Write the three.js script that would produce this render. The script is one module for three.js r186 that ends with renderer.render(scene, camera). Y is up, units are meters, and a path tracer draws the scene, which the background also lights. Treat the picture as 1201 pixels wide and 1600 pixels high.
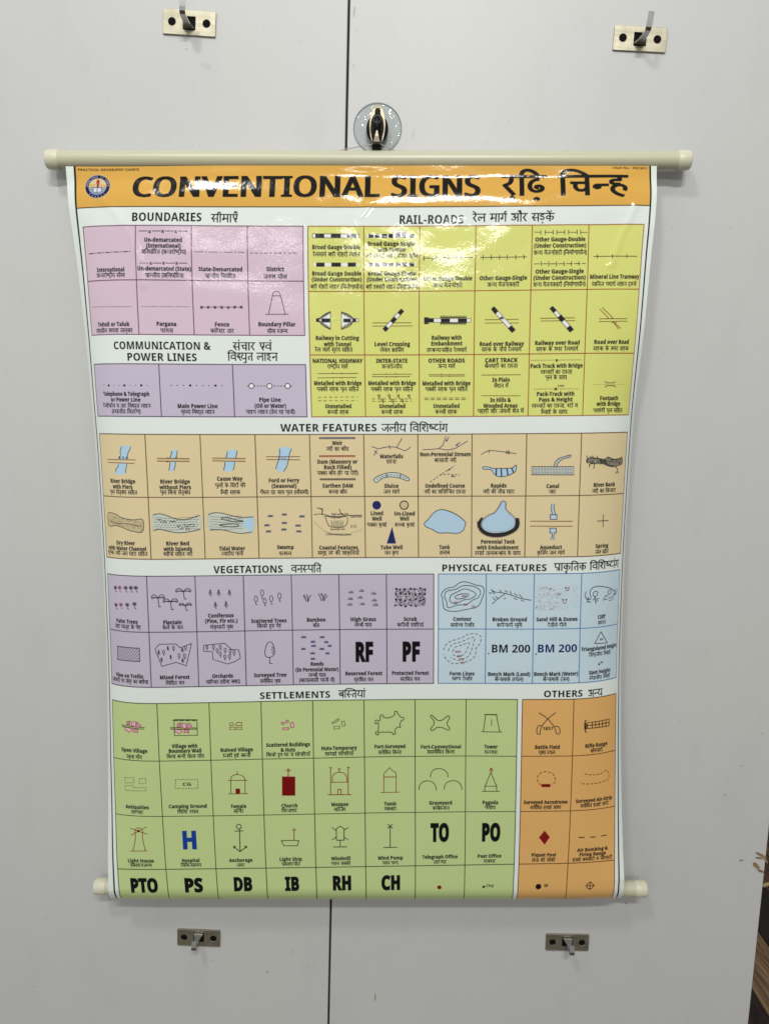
import * as THREE from 'three';
import { mergeGeometries } from 'three/addons/utils/BufferGeometryUtils.js';
import { RoundedBoxGeometry } from 'three/addons/geometries/RoundedBoxGeometry.js';
import { RectAreaLightUniformsLib } from 'three/addons/lights/RectAreaLightUniformsLib.js';

// ---------------------------------------------------------------- camera, light, exposure
// metres; y is up, y = 0 at the height of the lens; the laminate panels stand in the plane z = 0
const scene = new THREE.Scene();
const camera = new THREE.PerspectiveCamera(67.38, 1201 / 1600, 0.05, 40);
camera.position.set(0, 0, 0.9906);
camera.up.set(-0.0285615, 0.9895936, -0.1410274);            // the phone was held tipped a little and turned 1.6 degrees
camera.lookAt(0, -0.14108499, 0.9906 - 0.9899975);
const renderer = new THREE.WebGLRenderer({ antialias: true });
renderer.setSize(768, 1024);
renderer.shadowMap.enabled = true;
renderer.toneMapping = THREE.LinearToneMapping;
renderer.toneMappingExposure = 1.12;
RectAreaLightUniformsLib.init();
scene.background = new THREE.Color(0.465, 0.472, 0.47);       // the pale room that the close-up does not show

const FLOOR = -1.45;
const add = (o, label, category, group) => { o.userData.label = label; o.userData.category = category; if (group) o.userData.group = group; scene.add(o); return o; };
const mesh = (name, geometry, material, parent) => { const m = new THREE.Mesh(geometry, material); m.name = name; m.castShadow = m.receiveShadow = true; if (parent) parent.add(m); return m; };
function lamp(name, label, [x, y, z], w, h, intensity, aim, group) {       // a fitting with a glowing diffuser and an area light of its size
  const g = new THREE.Group(); g.name = name; g.position.set(x, y, z);
  g.lookAt(...aim);
  mesh('housing', new THREE.BoxGeometry(w + 0.04, h + 0.03, 0.05).translate(0, 0, -0.045), new THREE.MeshStandardMaterial({ color: 0xdcdcdc, roughness: 0.5 }), g);
  mesh('diffuser', new THREE.BoxGeometry(w, h, 0.012).translate(0, 0, -0.012), new THREE.MeshStandardMaterial({ color: 0xffffff, emissive: 0xfffaf0, emissiveIntensity: 1.5 }), g);
  const light = new THREE.RectAreaLight(new THREE.Color(1, 0.99, 0.965), intensity, w, h);
  light.rotation.y = Math.PI; light.position.z = 0.002; light.castShadow = true; g.add(light);   // a RectAreaLight shines along its own -z
  return add(g, label, 'lamp', group);
}
lamp('ceiling_lamp', 'square white ceiling lamp high up to the left, in front of the panels', [-0.75, 1.9, 1.7], 0.25, 0.25, 64, [-0.1, -0.1, 0]);
lamp('tube_lamp', 'short white tube lamp high up, nearest to the camera of the tubes', [0.22, 1.75, 2.6], 0.72, 0.12, 125, [0, -0.1, 0]);
lamp('tube_lamp_001', 'white tube lamp at the far side of the room, on the right', [0.25, 1.6, 5.5], 1.0, 0.1, 88, [0, -0.1, 0]);
lamp('tube_lamp_002', 'white tube lamp at the far side of the room, on the left', [-1.15, 1.6, 5.5], 0.6, 0.1, 24, [0, -0.1, 0]);

// ---------------------------------------------------------------- noise
function rng(seed) { let s = seed >>> 0; return () => { s = (s + 0x6d2b79f5) >>> 0; let t = Math.imul(s ^ (s >>> 15), 1 | s); t = (t + Math.imul(t ^ (t >>> 7), 61 | t)) ^ t; return ((t ^ (t >>> 14)) >>> 0) / 4294967296; }; }
function lattice(seed, n) { const r = rng(seed), a = new Float32Array(n * n); for (let i = 0; i < a.length; i++) a[i] = r(); return (x, y) => {
  const xi = Math.floor(x), yi = Math.floor(y), fx = x - xi, fy = y - yi, u = fx * fx * (3 - 2 * fx), v = fy * fy * (3 - 2 * fy), w = (i) => ((i % n) + n) % n;
  const p = (i, j) => a[w(yi + j) * n + w(xi + i)];
  return (p(0, 0) * (1 - u) + p(1, 0) * u) * (1 - v) + (p(0, 1) * (1 - u) + p(1, 1) * u) * v; }; }
function dataMap(w, h, f, srgb = true) {                       // f(x, y) -> [r, g, b] 0..255
  const d = new Uint8Array(w * h * 4);
  for (let y = 0, o = 0; y < h; y++) for (let x = 0; x < w; x++, o += 4) { const c = f(x, y); d[o] = c[0]; d[o + 1] = c[1]; d[o + 2] = c[2]; d[o + 3] = 255; }
  const t = new THREE.DataTexture(d, w, h); t.magFilter = THREE.LinearFilter; t.minFilter = THREE.LinearMipmapLinearFilter; t.generateMipmaps = true;
  t.wrapS = t.wrapT = THREE.RepeatWrapping; if (srgb) t.colorSpace = THREE.SRGBColorSpace; t.needsUpdate = true; return t;
}

// ---------------------------------------------------------------- the laminate panels
const PANEL_TOP = 0.78;
const grainBump = (() => { const a = lattice(5, 64), b = lattice(6, 128); return dataMap(256, 256, (x, y) => { const v = 255 * (0.6 * a(x / 4, y / 4) + 0.4 * b(x / 2, y / 2)); return [v, v, v]; }, false); })();
function panelMap(seed, marks, W, H) {                         // plain laminate with faint handling smudges and a few specks
  const c = document.createElement('canvas'); c.width = 1024; c.height = 2048; const g = c.getContext('2d');
  g.fillStyle = '#c8c9c7'; g.fillRect(0, 0, 1024, 2048);
  const img = g.getImageData(0, 0, 1024, 2048), n1 = lattice(seed, 32), n2 = lattice(seed + 1, 64), n3 = lattice(seed + 2, 128), r = rng(seed);
  for (let y = 0, o = 0; y < 2048; y++) for (let x = 0; x < 1024; x++, o += 4) {
    const s = n1(x / 170, y / 210) - 0.5, q = n2(x / 44, y / 60) - 0.5, f = n3(x / 5, y / 5) - 0.5, k = s * 3 + Math.max(0, q - 0.16) * -7 + f * 1.6 + (r() - 0.5) * 2.4;
    img.data[o] += k; img.data[o + 1] += k; img.data[o + 2] += k - s * 3;
  }
  g.putImageData(img, 0, 0);
  g.scale(1024 / W, 2048 / H);
  for (const [x, y, w, h, a, col] of marks) { g.save(); g.translate(x, y); g.rotate(a); g.fillStyle = col; g.beginPath(); g.ellipse(0, 0, w / 2, h / 2, 0, 0, 7); g.fill(); g.restore(); }
  for (let i = 0; i < 60; i++) { g.fillStyle = `rgba(${90 + r() * 40},${88 + r() * 34},${84 + r() * 30},${0.08 + r() * 0.2})`; g.beginPath(); g.ellipse(r() * W, r() * H, 0.0006 + r() * 0.0011, 0.0005 + r() * 0.0006, r() * 3, 0, 7); g.fill(); }
  const t = new THREE.CanvasTexture(c); t.colorSpace = THREE.SRGBColorSpace; t.anisotropy = 8; return t;
}
function panel(name, label, x0, x1, seed, marks) {
  const W = x1 - x0, H = PANEL_TOP - FLOOR - 0.006, bump = grainBump.clone(); bump.repeat.set(W / 0.05, H / 0.05);
  const face = new THREE.MeshPhysicalMaterial({ map: panelMap(seed, marks.map(([x, y, ...m]) => [x - x0, PANEL_TOP - y, ...m]), W, H), roughness: 0.42, bumpMap: bump, bumpScale: 0.000012, specularIntensity: 0.7 });
  const g = new RoundedBoxGeometry(W, H, 0.018, 3, 0.0012), p = g.attributes.position, uv = g.attributes.uv;
  for (let i = 0; i < p.count; i++) uv.setXY(i, (p.getX(i) + W / 2) / W, (p.getY(i) + H / 2) / H);
  const m = mesh(name, g, face); m.position.set((x0 + x1) / 2, PANEL_TOP - H / 2, -0.009);
  m.userData.kind = 'structure';
  return add(m, label, 'panel');
}
const DIRT = 'rgba(70,62,54,0.75)', FAINT = 'rgba(96,92,88,0.4)', TAN = 'rgba(150,116,70,0.8)';
const at = (px, py) => [px, py];
panel('laminate_panel', 'pale grey laminate panel on the left of the dark seam', -0.6617, -0.0609, 11, [
  [-0.148, -0.808, 0.004, 0.0014, 0.1, DIRT], [-0.088, -0.797, 0.003, 0.001, 0.6, FAINT], [-0.081, -0.798, 0.003, 0.001, 0.4, FAINT], [-0.226, -0.793, 0.003, 0.001, 0.3, FAINT],
  [-0.113, -0.775, 0.0016, 0.012, 0.25, 'rgba(120,116,112,0.18)'], [-0.23, 0.395, 0.014, 0.006, 0.2, 'rgba(120,118,116,0.10)'], [-0.2535, 0.413, 0.003, 0.0015, 0.3, FAINT]]);
panel('laminate_panel_001', 'pale grey laminate panel on the right of the dark seam', -0.0582, 0.5426, 23, [
  [0.0066, -0.843, 0.0017, 0.013, 0.03, TAN], [0.509, -0.616, 0.006, 0.0016, -0.3, DIRT], [0.281, -0.655, 0.0022, 0.0018, 0, FAINT], [0.354, -0.686, 0.0024, 0.002, 0, DIRT],
  [0.315, -0.696, 0.0018, 0.0015, 0, FAINT], [0.52, -0.43, 0.004, 0.0015, 0.5, FAINT], [0.497, -0.477, 0.004, 0.0013, 0.1, FAINT], [0.497, -0.45, 0.002, 0.001, 0, FAINT], [0.478, -0.52, 0.007, 0.0012, 0.8, FAINT],
  [-0.053, 0.46, 0.0016, 0.012, 0.1, 'rgba(120,84,70,0.45)'], [-0.05, 0.44, 0.002, 0.001, 0.2, FAINT], [-0.052, 0.4, 0.0012, 0.006, 0, 'rgba(120,84,70,0.3)'],
  [-0.002, 0.31, 0.003, 0.009, 0.2, 'rgba(130,128,126,0.16)'], [0.022, 0.325, 0.003, 0.011, 0.2, 'rgba(130,128,126,0.14)'], [0.075, 0.297, 0.0012, 0.014, 0.1, 'rgba(120,118,116,0.22)'], [0.345, 0.223, 0.002, 0.001, 0.2, FAINT]]);
const backing = mesh('backing_board', new THREE.BoxGeometry(0.09, PANEL_TOP - FLOOR - 0.04, 0.012), new THREE.MeshStandardMaterial({ color: new THREE.Color(0.06, 0.045, 0.036), roughness: 0.9 }));
backing.position.set(-0.0595, (PANEL_TOP + FLOOR) / 2, -0.0245); backing.userData.kind = 'structure';
add(backing, 'dark brown board seen through the narrow seam between the panels', 'board');

// unseen cupboard, added to block room light and dull the chart's right edge
{
  const cup = new THREE.Group(); cup.name = 'added_shade_cupboard'; cup.position.set(1.5, FLOOR, 1.35);
  const dark = new THREE.MeshStandardMaterial({ color: new THREE.Color(0.07, 0.05, 0.038), roughness: 0.55 });
  mesh('body', new RoundedBoxGeometry(0.5, 2.9, 2.0, 2, 0.006).translate(0.02, 1.45, 0), dark, cup);
  for (const z of [-0.503, 0.503]) { const d = mesh('added_door', new RoundedBoxGeometry(0.02, 2.84, 0.99, 2, 0.004).translate(-0.2405, 1.45, z), dark, cup); mesh('added_handle', new RoundedBoxGeometry(0.02, 0.14, 0.014, 2, 0.004).translate(-0.2605, 1.3, z * 0.14), new THREE.MeshStandardMaterial({ color: 0x9a9a98, metalness: 1, roughness: 0.3 }), d); }
  add(cup, 'unseen dark brown cupboard added on the right to block room light', 'cupboard');
}

// ---------------------------------------------------------------- the wooden floor behind the right edge
const floor = new THREE.Group(); floor.name = 'floor'; floor.userData.kind = 'structure'; floor.position.y = FLOOR; scene.add(floor);
mesh('subfloor', new THREE.BoxGeometry(9, 0.02, 9.6).translate(0, -0.018, 1.2), new THREE.MeshStandardMaterial({ color: new THREE.Color(0.09, 0.068, 0.05), roughness: 0.6 }), floor);
{
  const wood = (seed, dark, light) => { const a = lattice(seed, 64), b = lattice(seed + 1, 64), r = rng(seed), t = dataMap(128, 1024, (x, y) => {
    const wob = a(x / 30, y / 180) * 2.4, line = 0.5 + 0.5 * Math.sin((x / 128 * 15 + wob * 5) * 2.3), v = THREE.MathUtils.clamp(0.55 * b(x / 4, y / 90) + 0.3 * line + 0.3 * a(x / 14, y / 140) - 0.1 + (r() - 0.5) * 0.14, 0, 1);
    return [0, 1, 2].map((c) => dark[c] + (light[c] - dark[c]) * v); }); return new THREE.MeshPhysicalMaterial({ map: t, roughness: 0.7, specularIntensity: 0.3 }); };
  const mats = [wood(31, [20, 14, 12], [56, 41, 33]), wood(33, [78, 60, 42], [150, 122, 88]), wood(35, [15, 11, 10], [44, 33, 27]), wood(37, [40, 28, 20], [104, 72, 48])];
  const order = [2, 0, 1, 2, 3, 3, 0, 1, 2], board = new RoundedBoxGeometry(0.1185, 0.012, 1.2, 2, 0.0015);
  { const p = board.attributes.position, uv = board.attributes.uv; for (let i = 0; i < p.count; i++) uv.setXY(i, p.getX(i) / 0.12 + 0.5, p.getZ(i) / 1.2 + 0.5); }
  const r = rng(77);
  for (let i = 0; i < 9; i++) for (let k = 0; k < 3; k++) {
    const b = mesh('plank', board, mats[order[i]], floor); b.position.set(0.905 + 0.12 * i - 0.12, -0.0005 - r() * 0.0006, -0.55 - 1.203 * k + (i % 2) * 0.37);
  }
}

// ---- Devanagari lettering drawn with strokes: headline at y = 0, foot of the bars at y = 100 ----
const DEVA = {
  अ: [78, 64, 'M8 16 C16 2 38 6 36 24 C34 36 26 40 18 40 M18 40 C44 40 46 66 34 76 C24 86 8 80 5 64 M38 46 H64'],
  इ: [56, 0, 'M34 0 V16 H20 C4 16 6 36 20 37 C44 38 42 60 26 61 C6 62 6 82 22 80 C34 80 36 92 44 100'],
  उ: [54, 0, 'M30 0 V14 M10 16 C26 8 38 30 16 40 C44 38 46 66 32 76 C20 84 8 76 6 62'],
  ए: [56, 0, 'M14 0 V34 C14 54 36 56 44 46 M44 0 V56 C40 68 24 60 26 70 L44 98'],
  क: [84, 42, 'M42 40 C28 22 8 30 9 50 C10 70 32 70 42 58 M42 46 C54 28 74 32 74 50 C74 64 66 72 58 80'],
  ख: [100, 86, 'M28 0 V14 C28 32 18 40 7 44 L34 92 M86 40 C70 26 44 34 46 54 C48 72 74 72 86 58'],
  ग: [62, 48, 'M20 0 V52 C20 70 4 72 5 58 C6 52 14 52 20 56'],
  घ: [70, 56, 'M12 4 C30 4 28 34 14 36 C4 40 6 74 30 74 C46 74 52 62 56 56 M12 4 V34'],
  च: [72, 58, 'M6 34 H58 M24 34 C18 52 22 76 42 74 C52 72 56 64 58 58'],
  ज: [80, 66, 'M66 42 H36 M6 48 C8 78 36 86 42 66 C44 56 42 46 36 42'],
  झ: [86, 72, 'M30 0 V16 C6 16 6 38 24 38 C44 40 42 62 24 62 M36 50 H72 M24 62 C12 64 14 76 26 84 L36 96'],
  ट: [56, 0, 'M32 0 V14 C2 16 0 72 28 72 C40 72 46 64 48 58'],
  ठ: [58, 0, 'M32 0 V18 C2 18 0 76 30 76 C58 76 58 20 32 18'],
  ड: [56, 0, 'M34 0 V16 H20 C4 16 6 36 20 37 C46 38 46 74 26 76 C14 76 8 68 7 60'],
  ढ: [58, 0, 'M32 0 V16 C2 18 0 78 30 78 C54 76 50 46 34 48 C24 50 28 62 36 60'],
  ण: [84, 70, 'M12 0 V38 C12 64 42 64 42 38 V0'],
  त: [66, 50, 'M50 40 H32 C8 42 8 66 26 88'],
  थ: [76, 62, 'M20 20 C6 20 8 4 18 6 C32 8 30 32 16 38 C6 48 10 78 36 74 C52 72 58 62 62 56'],
  द: [54, 0, 'M32 0 V18 C8 18 2 46 16 54 C30 60 40 48 34 42 C26 36 18 48 26 60 L46 98'],
  ध: [74, 60, 'M22 14 C14 2 4 12 12 24 C18 32 30 34 30 34 C2 38 6 76 34 74 C48 72 56 62 60 56'],
  न: [66, 52, 'M52 46 H20 M20 46 C8 44 6 60 16 62 C24 62 24 52 20 46'],
  प: [70, 56, 'M14 0 V38 C14 62 44 60 56 52'],
  फ: [92, 50, 'M12 0 V38 C12 60 38 60 50 52 M50 46 C60 28 82 32 82 50 C82 64 74 72 66 78'],
  ब: [70, 56, 'M56 36 C42 20 8 26 9 50 C10 76 44 74 56 58 M20 34 L50 64'],
  भ: [80, 66, 'M10 14 C24 2 30 22 26 36 C22 52 8 50 10 62 C12 70 24 66 24 58 C26 50 30 50 36 50 H66'],
  म: [70, 56, 'M20 0 V50 H56 M20 50 C6 48 4 66 14 68 C24 68 24 56 20 50'],
  य: [74, 60, 'M12 6 C30 6 28 34 12 38 C6 56 16 78 40 74 C52 70 58 60 60 56'],
  र: [48, 0, 'M28 0 V14 C28 34 18 40 7 45 L36 96'],
  ल: [78, 64, 'M24 82 C2 74 2 36 22 36 C36 38 36 54 30 62 M33 54 C36 38 50 36 64 46'],
  व: [70, 56, 'M56 36 C42 20 8 26 9 50 C10 76 44 74 56 58'],
  श: [76, 62, 'M12 26 C12 4 38 8 36 28 C34 44 20 48 8 52 L40 90 M8 52 C4 44 14 38 20 44'],
  ष: [70, 56, 'M14 0 V38 C14 62 44 60 56 52 M16 8 L52 54'],
  स: [76, 62, 'M28 0 V14 C28 34 18 40 7 45 L34 94 M16 54 H62'],
  ह: [60, 0, 'M36 0 V20 H22 C6 20 6 40 22 41 H38 M48 76 C58 62 48 44 32 47 C4 52 4 88 48 104'],
  क्ष: [76, 62, 'M36 22 C28 2 6 10 14 28 C18 38 30 38 34 38 C4 42 4 80 34 74 C50 70 40 52 30 58 M44 56 H62'],
  त्र: [64, 50, 'M50 30 C30 34 18 40 12 52 M50 52 L10 88'],
};
DEVA['ड़'] = DEVA['ड']; DEVA['ढ़'] = DEVA['ढ'];
const VOWELS = { आ: 'अ|ा', ओ: 'अ|ो', औ: 'अ|ौ', ऐ: 'ए|े', ई: 'इ|^', ऊ: 'उ|~' };
function devaWord(word) {                                   // -> { w, strokes: [path, dx], dots: [x, y] }
  const s = [...word.normalize('NFD')]; let x = 0; const strokes = [], dots = [];
  const put = (d, dx = x) => strokes.push([d, dx]);
  for (let i = 0; i < s.length;) {
    let c = s[i++], post = [];
    if (VOWELS[c]) { const [a, b] = VOWELS[c].split('|'); c = a; post.push(b); }
    const chain = [c]; let nukta = false;
    for (;;) {
      if (s[i] === '\u093c') { nukta = true; i++; }
      else if (s[i] === '\u094d' && DEVA[s[i + 1]]) { chain.push(s[i + 1]); i += 2; }
      else break;
    }
    while (i < s.length && /[\u093e-\u094c\u0901\u0902]/.test(s[i])) post.push(s[i++]);
    if (!DEVA[c]) { const w = c === '-' ? 34 : 26; if (c === '-') put('M4 52 H30'); else if (c === ',') put('M12 92 L8 112'); else if (c === '(') put('M22 -14 C2 20 2 80 22 114'); else if (c === ')') put('M4 -14 C24 20 24 80 4 114'); x += w; continue; }
    let reph = false;
    if (chain[0] === 'र' && chain.length > 1) { reph = true; chain.shift(); }
    let joined = chain.join('\u094d');
    if (joined.startsWith('क\u094dष')) { chain.splice(0, 2, 'क्ष'); } else if (joined.startsWith('त\u094dर')) { chain.splice(0, 2, 'त्र'); }
    const pre = post.includes('\u093f'); let preX = 0;
    if (pre) { preX = x + 12; put('M12 0 V100'); x += 28; }
    let bx = x;
    for (let k = 0; k < chain.length; k++) {
      const [w, b, d] = DEVA[chain[k]], last = k === chain.length - 1, rakar = chain[k + 1] === 'र';
      if (k && chain[k] === 'र') continue;
      if (!last && !rakar) {                                // half form
        if (b) { put(d); if (chain[k] === 'क') x += 62; else x += b - 2; if (chain[k] === 'क') put('M42 0 V100', x - 62); } else { put(d); x += w - 12; }
        continue;
      }
      put(d); if (b) put(`M${b} 0 V100`);
      bx = x + (b || w * 0.6);
      if (rakar) put(b ? `M${b} 66 L${b - 26} 92` : `M${w * 0.2} 112 L${w * 0.5} 92 L${w * 0.8} 112`);
      if (nukta) dots.push([x + w * 0.5, 116]);
      x += w;
    }
    const bar0 = bx;
    for (const p of post) {
      if ('\u093e\u093f\u0940\u094b\u094c'.includes(p) && p !== '\u093f') { put('M14 0 V100'); bx = x + 14; x += 30; }
      if (p === '\u093f') put(`M${preX} 0 C${preX - 6} -40 ${(preX + bar0) / 2 + 6} -44 ${bar0} -2`, 0);
      if (p === '\u0940') put(`M${bx} 0 C${bx + 2} -42 ${bar0 + 6} -40 ${bar0} -2`, 0);
      if (p === '\u0941') put(`M${bar0 - 4} 102 C${bar0 + 10} 108 ${bar0} 132 ${bar0 - 26} 116`, 0);
      if (p === '\u0942') put(`M${bar0 - 20} 112 C${bar0 - 16} 100 ${bar0 - 4} 104 ${bar0 - 8} 116 C${bar0 - 4} 126 ${bar0 + 8} 128 ${bar0 + 14} 130`, 0);
      if (p === '\u0943') put(`M${bar0 + 4} 106 C${bar0 - 22} 104 ${bar0 - 20} 126 ${bar0 + 2} 128`, 0);
      if ('\u0947\u0948\u094b\u094c'.includes(p)) put(`M${bx} 0 C${bx - 2} -18 ${bx - 14} -30 ${bx - 30} -34`, 0);
      if ('\u0948\u094c'.includes(p)) put(`M${bx} 0 C${bx + 4} -20 ${bx - 2} -36 ${bx - 14} -46`, 0);
      if (p === '^') put(`M${bx} 0 C${bx - 14} -14 ${bx - 6} -36 ${bx + 14} -28`, 0);
      if (p === '~') put(`M${bx + 6} 46 C${bx + 22} 34 ${bx + 30} 52 ${bx + 20} 66`, 0);
      if (p === '\u0902') dots.push([bx + (post.includes('\u0947') || post.includes('\u094b') ? 10 : 0), -30]);
      if (p === '\u0901') { put(`M${bx - 16} -34 C${bx - 12} -16 ${bx + 12} -16 ${bx + 16} -34`, 0); dots.push([bx, -40]); }
    }
    if (reph) put(`M${bx} 0 C${bx - 16} -12 ${bx - 10} -38 ${bx + 12} -30`, 0);
  }
  return { w: x, strokes, dots };
}
function moved(d, dx) {                                     // shifts the x of every point of a path
  let first = true;
  return d.replace(/([MLCHV])|(-?\d+\.?\d*)/g, (m, cmd, num) => { if (cmd) { moved.c = cmd; first = true; return m; } const isX = moved.c === 'H' || (moved.c !== 'V' && first); first = !first; if (moved.c === 'H') first = true; return isX ? String(+num + dx) : m; });
}
function hindi(g, text, x0, x1, yTop, h, color, weight) {   // fits the text between x0 and x1; h = headline to foot
  const words = text.split(' ').map(devaWord), gap = 40, total = words.reduce((a, w) => a + w.w, 0) + gap * (words.length - 1);
  g.save(); g.translate(x0, yTop); g.scale((x1 - x0) / total, h / 100);
  g.strokeStyle = g.fillStyle = color; g.lineWidth = weight; g.lineJoin = 'round'; g.lineCap = 'butt';
  let x = 0; const src = text.split(' ');
  words.forEach((w, i) => {
    const heads = /^[(]/.test(src[i]) ? 26 : 0, tail = /[),]$/.test(src[i]) ? 26 : 0;
    if (src[i].replace(/[^\u0900-\u097f]/g, '')) { g.beginPath(); g.moveTo(x + heads - 3, 0); g.lineTo(x + w.w - tail + 3, 0); g.stroke(); }
    for (const [d, dx] of w.strokes) drawPath(g, moved(d, dx + x));
    for (const [px, py] of w.dots) { g.beginPath(); g.arc(px + x, py, weight * 0.72, 0, 7); g.fill(); }
    x += w.w + gap;
  });
  g.restore();
}
function drawPath(g, d) {
  const t = d.match(/[MLCHV]|-?\d+\.?\d*/g); let c = '', i = 0, x = 0, y = 0; g.beginPath();
  while (i < t.length) {
    if (/[MLCHV]/.test(t[i])) c = t[i++];
    const n = () => +t[i++];
    if (c === 'M') { x = n(); y = n(); g.moveTo(x, y); c = 'L'; }
    else if (c === 'L') { x = n(); y = n(); g.lineTo(x, y); }
    else if (c === 'H') { x = n(); g.lineTo(x, y); }
    else if (c === 'V') { y = n(); g.lineTo(x, y); }
    else { const a = [n(), n(), n(), n(), n(), n()]; g.bezierCurveTo(...a); x = a[4]; y = a[5]; }
  }
  g.stroke();
}

// ---------------------------------------------------------------- the printed chart
// sheet coordinates: U across and V down, one unit = 0.747 mm, (0, 0) at the top of the left border line
const UNIT = 0.000747065, U0 = -12, U1 = 922.5, V1 = 1330, TURN = 1222, ROLL = 0.030;
const K = 2044 / V1, chartCanvas = document.createElement('canvas'); chartCanvas.width = Math.round((U1 - U0) * K); chartCanvas.height = 2044;
const g = chartCanvas.getContext('2d');
const INK = '#0e0e10', PAPER = '#e4ece5';
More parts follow.
